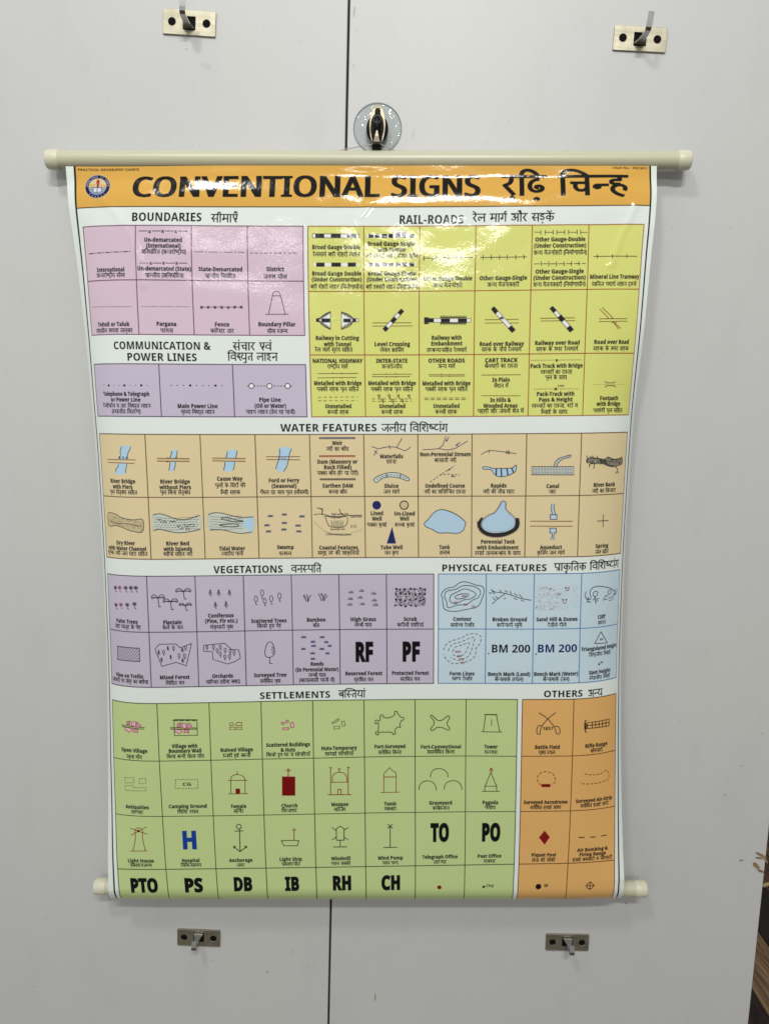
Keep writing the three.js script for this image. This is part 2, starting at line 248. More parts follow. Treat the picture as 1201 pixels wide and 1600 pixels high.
// every symbol and caption as print: kind, colour, width, then places on the sheet (U, V)
const ART = `
c #101012
D #241f28 1.1 9,2,2,2 16.3 139.6 89.4 138.1
T 29.5 78.5 165.5 International
H 28.8 78.9 174.6 अन्तर्राष्ट्रीय सीमा
L #241f28 1 103 106.1 116.9 106
L #241f28 1 123.9 106 138.1 106
L #241f28 1 144.4 105.9 158.6 105.9
L #241f28 1 165.6 105.8 179.8 105.8
T 118.2 122.2 106.4 x
T 138.8 143.1 106.3 x
T 159.6 163.9 106.2 x
T 111.3 171.8 119.3 Un-demarcated
T 114.2 169.5 128.4 (International)
H 106.4 177.6 138.1 अनिर्धारित (अन्तर्राष्ट्रीय)
L #5a4a58 .8 103.7 156.3 118.3 156.2
L #241f28 .9 124.3 156.1 138.9 156
L #241f28 .9 144.9 156 159.8 155.9
L #241f28 .9 165.4 155.8 179.3 155.7
T 119.7 123.3 155.8 x
T 139.9 143.9 155.7 x
T 160.5 164.4 155.5 x
T 99.8 185.1 164.5 Un-demarcated (State)
H 112.2 172.9 174.9 प्रान्तीय (अनिर्धारित)
D #4a3d48 .8 14,3,3,3 190.9 137.8 270.1 138.2
T 196.6 266.4 164.7 State-Demarcated
H 207 254.9 174.8 प्रान्तीय निर्धारित
D #35303a .9 5,2.5 279 139.1 354.6 138.7
T 304.4 332.5 164.1 District
H 299.8 337.2 175.4 जनपद सीमा
D #35303a .9 1.6,1.6 15.8 223.8 89.1 224.7
T 24.7 82.6 251.4 Tehsil or Taluk
H 20.5 87.2 261.5 तहसील अथवा तालुका
D #35303a .8 2.2,2 104.6 224.3 181.1 223.7
T 126.4 158.7 250.7 Pargana
H 132.5 152.8 261.5 परगना
L #35303a .8 197.4 224.2 265.3 223.6
T 197.7 202 223.8 x
T 208.3 212.3 223.7 x
T 218.9 223.2 223.6 x
T 229.5 233.9 223.6 x
T 240.2 244.1 223.5 x
T 250.4 254.7 223.4 x
T 260.7 265 223.3 x
T 219.5 243.1 250.7 Fence
H 212.4 250 261.2 कांटेदार तार
L #35303a .9 300.8 234.8 338.2 234.6
L #35303a .9 306.2 234.5 313.3 205.7 326.3 205.6 332.8 234.3
S #35303a .9 313.3 205.7 314.4 201.1 319.8 198.8 325.1 201.1 326.3 205.6
T 289 349.1 250.1 Boundary Pillar
H 303.3 336 261 सीमा स्तम्भ
c #101012
F #222222 #eeeeea .6 378.3 108.9 451.9 108.8 451.9 115 378.3 115.2
F #222222 #222222 .3 382.9 109.2 396.7 109.1 396.7 114.9 382.9 114.9
F #222222 #222222 .3 407.7 109.1 422.7 109.1 422.7 114.8 407.7 114.8
F #222222 #222222 .3 433.5 109.1 447.3 109.1 447.3 114.8 433.5 114.8
T 377.5 454.2 129.6 Broad Gauge Double
H 378.9 453.7 140.4 रेलमार्ग बड़ी दोहरी लाइन
F #eeeeea #eeeeea .3 380.2 154.2 450.7 154.1 450.7 158.9 380.2 159
F #222222 #222222 .3 384.2 153.7 397 153.7 396.9 159.4 384.1 159.5
F #222222 #222222 .3 408.3 153.6 423.1 153.6 423.1 159.4 408.3 159.4
F #222222 #222222 .3 434.4 153.6 447.2 153.6 447.2 159.4 434.4 159.4
T 376.6 456 170 Broad Gauge Double
T 376.5 456.5 179.2 (Under Construction)
H 374.3 457.9 190.8 बड़ी दोहरी लाइन (निर्माणाधीन)
F #eeeeea #eeeeea .3 464.9 109.3 541 109.5 541.1 115.3 465 115
F #eeeeea #eeeeea .3 506.6 104.1 526.7 104.2 526.8 109.9 506.7 109.9
L #222222 .5 506.7 109.4 506.6 104.1 526.7 104.2 526.8 109.5
B 467.4 474.8 109.1 115
B 477.2 484.6 109.1 115.1
B 488.5 496.4 109.1 115.1
B 498.8 505.7 109.1 115.1
B 510.1 517.5 106.6 115.2
B 519.9 526.8 106.6 115.2
B 531.7 540.1 109.3 115.3
T 465.5 541.2 124 Broad Gauge Single
T 481.7 527 133.3 with Station
H 463 546 142.9 बड़ी इकहरी लाइन स्टेशन सहित
F #eeeeea #eeeeea .3 466 154.3 541.9 154.6 541.9 158.9 466 158.7
B 467.9 474.3 153.6 159.4
B 477.8 484.7 153.6 159.4
B 489.6 496.5 153.7 159.5
B 499.5 506.4 153.7 159.5
B 511.3 518.7 153.8 159.5
B 520.7 527.6 153.8 159.6
B 532.5 539.9 153.9 159.6
T 465.9 543.2 170.1 Broad Gauge Single
T 464.4 545 179.3 (Under Construction)
H 462.8 546.3 191.1 बड़ी इकहरी लाइन (निर्माणाधीन)
L #26241a .9 553.2 147 632.7 146.5
L #26241a .9 555.6 143.2 555.7 151.3
L #26241a .9 568.9 143.3 568.9 151
L #26241a .9 575.3 143.3 575.3 151
L #26241a .9 588.5 143.4 588.6 150.6
L #26241a .9 594.7 143.2 594.8 150.7
L #26241a .9 607.7 143.3 607.8 150.6
L #26241a .9 614.1 143.2 614.2 150.4
T 553.9 632.8 178.9 Other Gauge-Double
H 570.8 616.7 189.2 अन्य गेज-दोहरी
L #26241a .9 644.4 146.7 718 146.6
L #26241a .9 649.1 142.8 649.2 150.7
L #26241a .9 662 142.7 662.2 150.6
L #26241a .9 674.9 142.8 675 150.5
L #26241a .9 687.5 142.7 687.7 150.7
L #26241a .9 700.6 142.9 700.8 150.6
L #26241a .9 713.4 142.8 713.6 150.5
T 643.9 719.3 179 Other Gauge-Single
H 656.8 706.9 189 अन्य गेज-इकहरी
L #26241a .8 728.8 108.3 739.3 108.4
L #26241a .8 745.8 108.5 758.4 108.6
L #26241a .8 764.4 108.7 776.4 108.8
L #26241a .8 782.9 108.9 795.9 109.1
L #26241a .8 801.9 109.1 812 109.2
L #26241a .8 739.3 104.9 739.4 112.4
L #26241a .8 745.8 105 745.9 112.5
L #26241a .8 758.3 105.1 758.5 112.6
L #26241a .8 764.3 105.2 764.5 112.7
L #26241a .8 776.3 105.3 776.5 112.8
L #26241a .8 782.3 105.4 782.5 112.4
L #26241a .8 795.8 105 796 112.6
L #26241a .8 801.3 105.1 801.5 112.6
T 730.5 809.5 119.8 Other Gauge-Double
T 729 811 129 (Under Construction)
H 728.4 811.8 140.2 अन्य गेज-दोहरी (निर्माणाधीन)
D #26241a .8 10,2.6 729.3 157.7 810.8 158
L #26241a .8 741.1 154.1 741.2 161.3
L #26241a .8 752.9 154.3 753.1 161.5
L #26241a .8 764.7 154.4 764.9 161.7
L #26241a .8 776.5 154.6 776.7 161.8
L #26241a .8 788.1 154.5 788.3 161.7
L #26241a .8 799.9 154.6 800.1 161.6
T 732.1 808.2 169.5 Other Gauge-Single
T 729.1 811.3 179.2 (Under Construction)
H 729.1 811.4 189.9 अन्य गेज-इकहरी (निर्माणाधीन)
L #26241a .9 822.6 147.1 895 147.1
L #26241a .9 828.9 143.9 829.1 150.4
L #26241a .9 852.5 143.8 852.8 150.6
L #26241a .9 876.8 143.9 877.2 150.4
T 817.6 901.2 179 Mineral Line Tramway
H 821.5 896.6 190.2 खनिज पदार्थ लाइन ट्राम्वे
F #222222 #eeeeea .6 382.7 241.3 387.7 240.8 405.8 230 405.2 258.4 387.5 246.2 382.6 246.2
L #222222 1 387.1 242.3 391.5 237.9 397.8 233.5 405.8 230
L #222222 1 387.1 245.2 391.2 250.6 397.3 254.9 405.2 258.4
Z 388.2 240.8 405.3 230.5 1
Z 388 246.2 404.7 257.9 -1
F #222222 #222222 .3 382.7 241.5 387.1 241.5 387 246.2 382.6 246.2
F #222222 #222222 .3 391.1 241.3 404.6 241.3 404.5 246.9 391 246.9
F #222222 #eeeeea .6 450.4 241.2 442.4 240.7 423.2 230.5 422.7 258.3 442.4 246.1 450.4 246.1
L #222222 1 442.4 242.2 438.8 237.8 432.6 233.9 423.2 230.5
L #222222 1 442.4 245.1 438.6 250.5 432.3 254.9 422.7 258.3
Z 423.2 231 441.5 240.7 1
Z 422.7 257.4 441.4 246.1 -1
F #222222 #222222 .3 426.5 241.5 438 241.5 437.9 246.8 426.4 246.8
F #222222 #222222 .3 441.4 241.5 446.4 241.5 446.4 246.4 441.4 246.4
C 412.5 243.9 0.55 #444
C 416 244.2 0.55 #444
T 380.7 451 272.1 Railway in Cutting
T 394 438.3 281.4 with Tunnel
H 379.5 440.2 290.3 रेल मार्ग सुरंग सहित
L #4b2c18 .8 472.8 248.1 535.7 247.8
L #4b2c18 .8 472.7 253 537.2 252.9
F #222222 #eeeeea .6 489.7 257.4 519.3 225.8 523.8 229.7 494.2 261.8
F #222222 #222222 .3 489.7 257.4 494.2 252.5 498.7 256.7 494.2 261.8
F #222222 #222222 .3 501.8 245.2 508.3 238.4 512.3 242.3 506.3 248.7
F #222222 #222222 .3 513.8 232.1 519.3 226.3 523.8 229.9 518 236
T 475.5 533.7 281.5 Level Crossing
H 484.9 523.6 290.8 लेवल क्रासिंग
F #222222 #222222 .4 556.6 239.6 563.6 239.7 563.6 240.6 560.1 240.6 560.2 248.4 563.7 248.4 563.7 249.9 556.7 249.9
F #222222 #222222 .3 560.1 241.1 571.6 241.2 571.6 247.5 560.2 247.4
F #222222 #eeeeea .5 571.6 241.4 631.2 241.9 631.3 248 571.6 247.5
F #222222 #222222 .3 583.5 241.7 597.5 241.8 597.5 247.4 583.6 247.3
F #222222 #222222 .3 610.9 241.9 624.8 242.1 624.8 247.7 610.9 247.6
L #222222 1.2 582 239.8 624.3 240.1
L #222222 1.2 582.1 248.8 624.4 249.1
Z 582 239.8 624.3 240.1 -1
Z 582.1 248.8 624.4 249.1 1
T 568.2 617.2 271.8 Railway with
T 567.3 618.3 280.9 Embankment
H 560.3 624.9 291.2 तटबन्ध-सहित रेलमार्ग
L #4b2c18 .8 653.7 244.2 707.2 244.1
L #4b2c18 .8 654.3 249.3 707.8 249.6
F #222222 #eeeeea .6 668.1 223.5 702.5 260.1 697.5 264.6 663.6 227.5
F #222222 #222222 .3 668.1 223.5 674.3 231.1 669.8 235.6 663.6 227.5
F #222222 #222222 .3 695.7 254 702.5 260.6 697.5 265.1 690.7 258
F #222222 #222222 .3 676.1 242.2 681.1 239.2 683.8 243.3
T 645.5 716.7 282.1 Road over Railway
H 649.2 712.8 291 सड़क के नीचे रेलमार्ग
L #4b2c18 .8 741.6 243 795.9 242.9
L #4b2c18 .8 742.2 247 797 247.2
F #222222 #eeeeea .6 760.8 224.2 794.9 260.8 789.5 265.2 756.4 227.7
F #222222 #222222 .3 760.8 224.2 767.1 230.3 762.6 234.8 756.4 227.7
F #222222 #222222 .3 774.4 237.4 781.2 245 775.7 249 768.9 242.4
F #222222 #222222 .3 789.1 254.7 794.9 261.3 789.5 265.5 783.7 259.1
T 734 805.9 281.4 Railway over Road
H 736.3 803.1 291.3 सड़क के ऊपर रेलमार्ग
L #4b2c18 .8 835.5 244.8 883.9 244.6
L #4b2c18 .8 835.2 249.1 884.2 248.6
L #7a3a18 .9 835.9 229.5 850.8 243.6 848.7 244.1
L #7a3a18 .9 839.5 227 858.4 243.6 855.7 244.1
L #7a3a18 .9 856.6 251.1 858.7 249.6 869.4 261.2
L #7a3a18 .9 859.8 249.6 872.7 259.7
L #7a3a18 .9 863.8 251.6 864.8 249.1
T 828.6 890.2 280.8 Road over Road
H 828 890.3 291.2 सड़क के ऊपर सड़क
T 374.7 456 308 NATIONAL HIGHWAY
H 398.9 432.2 317.2 राष्ट्रीय मार्ग
L #4b2c18 .8 382.5 328.8 448.6 328.6
L #4b2c18 .8 382.3 335.5 446 335
L #4b2c18 .8 406.7 327.3 408 328.8
L #4b2c18 .8 421.9 327.3 423.1 328.8
L #4b2c18 .8 406.5 336.7 407.8 335.2
L #4b2c18 .8 421.7 336.7 423 335.2
T 376 454.4 344.2 Metalled with Bridge
H 380.8 449.2 353.6 पक्की सड़क पुल सहित
D #4b2c18 .8 5,4 382.5 366.8 446.9 366.4
D #4b2c18 .8 5,4 382.4 372.5 446.8 372.4
T 393.3 437 380.8 Unmetalled
H 397.2 432.3 390.6 कच्ची सड़क
T 478.2 529.6 308.1 INTER-STATE
H 487.6 520.4 317.3 अन्तर्राज्यीय
L #4b2c18 .8 471.3 330.1 536 330
L #4b2c18 .8 471.3 333.8 533.5 333.7
L #4b2c18 .8 494.6 328.4 495.6 330.1
L #4b2c18 .8 509.8 328.4 511 330.2
L #4b2c18 .8 494.5 335.3 495.6 333.8
L #4b2c18 .8 509.7 335.4 511 333.9
T 464.5 543 344.3 Metalled with Bridge
H 469 537.9 353.7 पक्की सड़क पुल सहित
D #4b2c18 .8 5,4 470.8 369.4 535.8 369.8
D #4b2c18 .8 5,4 470.7 373.6 535.8 373.5
O 482 365.7 0.90
O 498.8 365.7 0.90
O 514 365.7 0.90
O 531.3 365.8 0.90
O 487.5 372.7 0.90
O 504.3 373.2 0.90
O 520.5 372.7 0.90
T 482.1 525.6 381 Unmetalled
H 485.7 521.4 390.7 कच्ची सड़क
T 562.8 622.5 308 OTHER ROADS
H 579.4 606.5 317.1 अन्य मार्ग
L #4b2c18 .8 563.3 330.8 622.2 331.1
L #4b2c18 .8 564.3 333.1 622.7 333.4
L #4b2c18 .8 584 329.4 585.2 330.9
L #4b2c18 .8 597.1 329.5 598.3 331
L #4b2c18 .8 584 334.6 585.2 333.1
L #4b2c18 .8 597.1 334.7 598.3 333.2
T 553.2 631.9 344.6 Metalled with Bridge
H 558.2 626.9 354 पक्की सड़क पुल सहित
D #4b2c18 .9 7,3 556.6 368.4 627 368.4
D #4b2c18 .9 7,3 556.6 371.1 627 371.1
T 570.8 614.4 381 Unmetalled
H 574.3 609.9 390.5 कच्ची सड़क
T 654.6 707.1 308.5 CART TRACK
H 654.2 707.3 317.2 बैलगाड़ी का रास्ता
L #4b2c18 .8 649.2 332 712.2 331.8
T 666.9 695.3 339.4 In Plain
H 669.6 692.9 349.1 मैदान में
L #4b2c18 .8 649.6 365.1 712.3 365.6
T 663.7 697.4 372 In Hills &
T 652.8 708.4 381 Wooded Areas
H 643.5 718.4 389.8 पहाड़ी और जंगली क्षेत्र में
D #4b2c18 .7 1.8,1.2 728.6 309 809.9 309.2
T 767.9 771.5 309.2 x
T 727.5 811.8 318.1 Pack Track with Bridge
H 744.4 794.6 327.8 खच्चरों का रास्ता
H 752.3 786.7 336.5 पुल के साथ
D #4b2c18 .7 1.8,1.2 733.7 355 806.9 355.3
T 767.1 771.3 354.9 x
Q 772.1 782.4 349.8 2100
T 738.8 799.9 362.6 Pack-Track with
T 742.3 797.1 371.8 Pass & Height
H 731.2 805.7 381.8 खच्चरों का रास्ता, दर्रा व
H 746.4 788.9 391.9 ऊँचाई के साथ
D #4b2c18 .8 1.2,3 829.3 348.6 887.9 349
L #3a3020 .9 849.9 343.6 852.9 346.4 866.3 346.4 869.1 343.6
L #3a3020 .9 850.4 353.6 853.1 350.8 867.1 350.8 870.4 353.6
T 842.3 876.7 370.9 Footpath
T 837.2 881.4 380.1 with Bridge
H 832.1 886.4 390.5 पगडंडी पुल सहित
K 29.5 348.8 0.68
K 39.6 348.9 1.69
K 50.1 348.9 0.68
K 59 348.9 0.68
K 68.6 348.9 1.69
K 78.6 348.9 0.68
K 87.7 348.8 0.68
K 96.9 348.7 1.69
K 107 348.7 0.68
T 26.9 109.6 362.5 Telephone & Telegraph
T 41.9 94.6 371.5 or Power Line
H 25.1 110.6 381.1 टेलीफोन व तार विद्युत लाइन
H 42.5 93.5 390.4 (स्थानीय वितरण)
K 145.3 348.4 0.81
K 155 348.3 0.81
K 165.1 348.3 0.81
K 175.8 348.2 1.69
K 186.2 348.5 0.81
K 195.9 348.4 0.81
K 206 348.4 0.81
K 216.4 348.3 1.69
K 227.1 348.6 0.81
T 153.6 218.6 381.1 Main Power Line
H 159.2 213.1 390.4 मुख्य विद्युत लाइन
D #2a2630 .9 3.2,2.2 267.1 348.8 341.4 348.7
C 274.5 348.8 4.06 #f2f2f4 #2a2630 1
C 303.8 348.8 4.06 #f2f2f4 #2a2630 1
C 333.2 348.7 4.06 #f2f2f4 #2a2630 1
T 285.8 321.7 370.5 Pipe Line
T 278.3 329.9 380.2 (Oil or Water)
H 264.1 343.8 390.2 पाइप लाइन (तेल या पानी)
G #b2d3e6 0 55.8 446.8 73.4 447.2 68.5 456.6 65.8 467.2 51.5 467.4 53.7 456.8
G #b2d3e6 0 47.2 475.6 64.6 475.3 61.8 486.3 61.5 491.6 42.2 492 43.6 483.5 46.1 481.3
S #2a2a30 .9 57.2 447.4 53.9 453.7 53.8 461.4 51.2 467.4
S #2a2a30 .9 73.4 447.2 71.1 452.8 67.7 458.4 65.4 467.2
S #2a2a30 .9 48.7 475.6 47.7 480.3 43.6 483.8 42.8 488.9
S #2a2a30 .9 64.9 475.3 63.2 481.6 61.6 489.7
L #5b2f16 .9 26 468.6 81.1 468.5
L #5b2f16 .9 26 473.6 78.2 474.2
T 49.4 67.9 465.7 ^ ^ ^
T 30.1 78.2 503.6 River Bridge
T 35 72.7 512.4 with Piers
H 28.2 80.2 521.5 पुल सेतुबंध सहित
G #b2d3e6 0 141.1 453 150.5 453 146.9 462.3 142.8 484.1 135.2 485.4 137.7 471.7
S #2a2a30 .9 140.8 453.6 139.9 459.2 137.7 464.8
S #2a2a30 .9 149.9 453.6 149 459.2 146.8 465.4
S #2a2a30 .9 137.1 471.7 136.4 478.5 134.5 485.4
S #2a2a30 .9 146.2 471.6 144.9 478.5 142.7 485.4
F #d4bd92 #d4bd92 .2 116.1 465.8 169.3 466.3 169.1 470.7 116.5 470.2
L #5b2f16 .9 116.1 465.5 169.3 466.3
L #5b2f16 .9 116.5 470.2 169.1 471
L #5b2f16 .8 133.1 463.6 136.7 466.1
L #5b2f16 .8 149.4 463.5 146.1 466
L #5b2f16 .8 131.4 472.3 135.3 470.4
T 119.2 168.2 503.6 River Bridge
T 117.9 169.4 512.3 without Piers
H 118.7 167.8 521.1 पुल बिना सेतुबंध
G #b2d3e6 0 231.2 453.6 246.9 453 244.6 465.5 239.4 484.9 223.7 485.5 226.7 471.7
F #d4bd92 #d4bd92 .2 205.7 465.1 260.3 465.9 260.1 470.6 206.1 469.8
S #2a2a30 .9 231.2 454.2 230.4 459.2 228.2 465.5
S #2a2a30 .9 246.9 453 246.1 459.2 244.2 465.5
S #2a2a30 .9 226.7 471.7 225.8 478.6 223.7 485.5
S #2a2a30 .9 242.4 471.8 241.5 478.7 239.4 485.6
L #5b2f16 .9 205.7 465.1 260.3 465.9
L #5b2f16 .9 206.1 469.8 260.1 470.9
T 212.1 254.3 499.1 Cause Way
H 208.8 258.7 509.8 पुलों के सिरों की
H 217.2 250 521.2 ऊँची सड़क
G #b2d3e6 0 316.9 449.4 335.9 450.1 329.6 469.5 327.4 477.7 322.1 488.4 309.5 483.3 313.1 472
S #2a2a30 .9 316.9 450 316.6 459.4 313.7 470.7 309.2 483.3
S #2a2a30 .9 336.5 450.1 333.1 458.2 330.9 468.9 327.4 479.6 322.1 487.8
L #5b2f16 .9 294.1 463.1 350.1 463.3
L #5b2f16 .9 294.2 467.9 349.9 468.4
D #5b2f16 .9 1.5,1.5 316.4 465.4 328.4 465.8
T 296.9 347.7 502.3 Ford or Ferry
T 301.7 343 511.5 (Seasonal)
H 282.3 362.5 521.7 पैदल या नाव पुल (मौसमी)
V 382.4 442.2 432.3 #1d2a5a
T 403.6 420.5 441.2 Weir
H 393.7 430.6 450.5 नदी का बाँध
V 381.6 441.6 461.8 #8a1c14
T 378.3 445.1 471.6 Dam (Masonry or
T 388.9 435.1 480.5 Rock Filled)
H 377.9 445.8 490.2 पक्का बाँध (ईंट या रोड़ी)
V 381.7 441.5 500 #222
T 386.1 437.1 511.2 Earthen DAM
H 396.2 426.6 521.4 कच्चा बाँध
S #2a2a44 .9 468.3 447.4 474.2 448.7 479.8 450.7 490.1 448.4 505.5 447.7 515.7 450.8 522.9 453.8 529.1 451.3 533.2 447.3
S #2a2a44 .9 510.1 449.2 513.8 442.7 516.9 437.6 519.5 433.1
S #2a2a44 .9 472.5 461.8 474.6 457.8 477.7 452.7
L #2a2a44 .9 497.8 444.7 499.3 451.3
L #2a2a44 .9 473.1 453.7 478.2 458.8
T 482.2 520.7 463.2 Waterfalls
H 492.9 509.3 471.8 झरना
G #c9d9d4 .9 471.9 500.6 484.4 493.5 499.9 489.9 515.3 491.5 529.7 499.2 528.1 503.8 515.2 499.2 499.8 497.1 486.9 499.1 475.9 506.3
L #222 1 492.6 491.5 494.1 498.1
L #222 1 516.9 492 515.2 498.7
D #222 .8 3,2 476.5 501.6 486.9 496 499.8 493.5 515.3 495.1 528.1 500.7
T 488.8 513 512 Sluice
H 487.6 514 521.5 जल मार्ग
S #2a2a44 .9 553.1 452.1 567 451.9 579.8 450.9 595.1 452.8 607.9 450 615.6 445.5 627.3 438.4
S #2a2a44 .9 579.8 450.9 587 444.4 590 435.3 592.1 430.2
L #1d2a6a 1.1 596.7 431.3 592.6 438.8 592.1 435.8
L #1d2a6a 1.1 592.6 438.8 594.6 436.8
L #1d2a6a 1.1 615.6 440.4 608.4 445.4 611 442.9
L #1d2a6a 1.1 608.4 445.4 612 445.5
T 548.5 633.2 459.8 Non-Perennial Stream
H 572.6 609 469.5 बरसाती नदी
D #2a2a44 1 3.5,2.6 565.7 505.9 582.2 494.2 606.9 478.4
D #2a2a44 1 3.5,2.6 582.2 493.7 595.1 492.7 614.6 494.3
L #2a2a44 1 600.7 483.5 594.6 487.1 598.2 484
L #2a2a44 1 607.9 496.3 600.7 496.3 603.8 494.8
L #2a2a44 1 600.7 496.3 603.8 497.6
T 556.9 623.4 512.1 Undefined Course
H 555.3 624.4 521.6 नदी का अनिश्चित रास्ता
S #2a2a30 .9 649.7 460.9 656.5 456.7 664.4 454.4 677.6 455.2 693.4 457.4 707.5 459.6
L #2a2a30 .9 662.3 452.6 663.4 458.3
L #2a2a30 .9 691.7 454.3 691.3 460
L #2a2a30 .9 693.8 454.3 693.7 460.6
L #2a2a30 .9 695.9 454.6 695.8 460.6
G #b3d0e4 .9 653.5 480.9 662 481.4 669.9 483.6 677.9 483.6 691 483.7 701.6 482.7 707.3 478 707.4 486.9 703.3 491.1 694.3 495.3 684.3 497.4 674.3 495.2 667.3 486.7 662 485.1 653.6 484.6
L #1c2440 1.8 675.2 483.6 674.8 495.2
L #1c2440 1.8 683.1 484.2 683.8 497.3
L #1c2440 1.8 692.6 484.2 694.3 494.8
L #1c2440 1.8 700.5 483.2 703.8 491.1
T 665.9 692.4 511.6 Rapids
H 653.3 705.3 521.7 नदी की तीव्र धारा
F #222 #cdd4cc .3 733.1 481 802.6 481.6 803 495.1 733.3 494.4
L #222 .9 733.1 481 802.6 481.6
L #222 .9 733.3 494.4 803 495.1
D #222 .7 3,1.8 733.6 483.4 802.2 484
D #222 .7 3,1.8 735.3 485.8 802.2 486.4
D #222 .7 3,1.8 733.7 488.1 802.3 488.7
D #222 .7 3,1.8 735.4 490.5 802.4 491.1
D #222 .7 3,1.8 733.8 492.6 802.4 493.2
G #b9c4c4 .9 769.9 481 771.8 473.7 777.4 468 786.3 465 796.2 462.4 795.8 465.6 786.4 468.1 779.1 472.2 775.6 476.9 774.1 481.1
T 757.7 779.4 512.9 Canal
H 762.4 774.1 522.4 नहर
G #8e8a78 .8 824.3 469.1 833.6 467.7 845.1 469 854.1 470.3 863.2 468.4 869.7 469.7 880 471.6 892.6 469.9 893.4 479.6 880.7 482.3 870.6 483.5 860.8 481 851.4 477.6 839.7 476.8 831.1 475.5 824.5 474.4
S #222 1.1 823 463.8 825.9 469.7 823.4 474.3
S #222 1.1 829.1 465 833.6 467.7 845.2 470.1 853.1 475.5 863.9 480.1 879.4 483.3
L #222 1.1 833.5 464 835.4 468.8
L #222 1.1 841.5 464.7 842.8 468.4
S #222 1.1 828.6 482.8 830.1 477.6 836.9 477.8 836.6 485.6
S #222 1.1 878.7 483.3 883.3 488.2 881.5 493.5 878.7 494.4
L #222 1 882.1 491.4 886 494.2
S #222 1.2 847 471.2 854.2 472.9 861.2 477.3
S #222 1.2 860 466.8 866.4 468.5 871.8 471.3 887.1 470.3 893.2 467.8
X 823.9 893.9 468.2 481.4
T 837.1 879.3 512.7 River Bank
H 835.2 881.4 522.6 नदी का किनारा
G #cdbf93 .9 20.6 557.5 37.5 558.5 49.1 563.7 70.4 566.9 87 566.4 86.1 585.7 70.1 586 55.4 581.9 40.4 577.5 22.7 579.1 19.1 574.9
S #333 .8 22.5 570.2 40.6 573.6 59.5 573.6 76.7 576.3 85.9 576.9
Y 21.2 86.1 558.4 585.1 150
T 36 71.8 605.6 Dry River
T 16.5 91.3 614.4 with Water Channel
H 14.6 92.8 623 शुष्क नदी जल धारा सहित
G #cbd3c4 .1 104.7 558.4 116.1 557.1 128.5 560.3 141 564.7 156.7 566.1 169.5 563 181.6 558.6 182 582.1 168.5 585.9 149.5 587.7 127.5 585 114.9 582.5 104.1 583.7
S #222 .9 104.7 558.4 116.1 556.5 128.6 559.7 141 564.7 156.7 566.1 169.5 563 181.6 559.2
S #222 .9 104.1 584.4 115 581.8 127.5 585 146.3 588 165.4 585.9 182 582.1
U 105.3 181.1 561 585.1
F #222 #eee9dd .8 112.5 566 116.3 565.3 126.2 569.8 122.4 571.1
F #222 #eee9dd .8 144.2 576.8 148.1 576.2 153.6 580.1 149.7 581.3
F #222 #eee9dd .8 155.7 574.3 159.5 573.7 161.3 576.9 157.5 577.5
F #222 #eee9dd .8 163.3 574.4 170.9 574.4 172 577.6 165.1 577.6
F #222 #eee9dd .8 158 580.7 163.1 580.1 164.2 582.7 159.8 583.3
L #222 1 131.9 569.2 142 569.2
T 124 162.7 605.8 River Bed
T 119.9 166.8 614.5 with Islands
H 119.5 167.1 623.1 द्वीपो सहित नदी
G #cbd3c4 .1 195.6 557.4 210.9 555 223.4 557.6 239.1 561.5 251.7 562.9 270.2 562.4 268.7 588 247.7 589.8 228.7 586.4 216.1 583.7 197.1 583.5
G #b2d3e6 0 250.7 575.7 255.3 569.3 261.8 564.9 270.1 563.7 268.8 586.1 260.6 583.5
S #222 .9 195.6 558 207.7 554.9 220.3 556.3 239.1 561.5 251.7 563.2 270.2 562.4
S #222 .9 197.1 583.5 216.2 583.1 231.9 587 247.7 589.8 266.8 587.4
U 196.3 253.3 559.5 585.7
S #222 1 216.8 563.9 226.4 563.3 242.1 567.3 253.4 569.3 242 570.5 229.4 568.5 218 565.8 216.8 563.9
S #222 1 212.6 575.4 226 573.6 241.8 574.3 244.3 577.6 232.2 578.7 219.5 577.3 212.6 575.4
T 211.2 254.5 614.7 Tidal Water
H 214.7 251 623.4 ज्वारीय पानी
I 298.2 560.8 9.6 2.6
I 321.3 558.4 8.9 2.6
I 350.6 561.8 10.2 2.6
I 292 576.1 9.6 2.6
I 320.9 572.5 9.6 2.6
I 343.8 577.1 10.2 2.6
I 294.3 586.4 9.6 2.6
I 320 583.4 9.6 2.6
I 344.9 586.8 9.6 2.6
T 307.6 335.8 613.7 Swamp
H 311.2 331.7 624 दलदल
S #222 1 370.5 559.8 379.9 558.3 390.2 560 400.5 563.1 413.4 564.2 426.4 561.2 451.3 560.8
S #222 1 375.9 548.5 381.1 549.1 384.6 552.2 384 559.9
S #222 1 383.2 548.6 385.2 551.7 384.5 558.4
S #222 1 413.1 550.3 416.6 557.5 423.8 562.7
S #222 .9 390.1 564.1 392.5 572.9 397.5 579.7 410.5 581.3 420.9 579.8 426.2 573.1 426.9 564.3
W2 387.3 427.5 562.6 581.8
D #222 1 1,3 370.8 571.2 379.4 580.6 387 585.3
S #555 .7 387.5 586.9 399.9 591.6 415.4 594.3 432.6 593.4
D #222 1 1,3 433.7 590.3 450.9 584.6
Q 399.5 429 558.5 High water line
Q 431.6 451.3 562.8 Sand hills
Q 397.4 422.4 583.9 Low water line
Q 389.5 432.6 592.2 5 fathoms (Submarine contour)
L #555 .6 432.4 576.7 432.3 581.9
L #555 .6 434.4 576.8 434.3 581.9
L #555 .6 437 576.8 436.9 582
L #555 .6 439.1 576.8 439 582
L #555 .6 441.2 576.8 441.1 582
T 378.1 443.7 614.6 Coastal Features
H 375.9 445.2 623.5 समुद्र तट की आकृतियाँ
C 475.9 544.1 7.19 #16245e
C 521.8 544.2 6.94 #d4bd92 #25252d 1.3
T 465.4 486.9 557.7 Lined
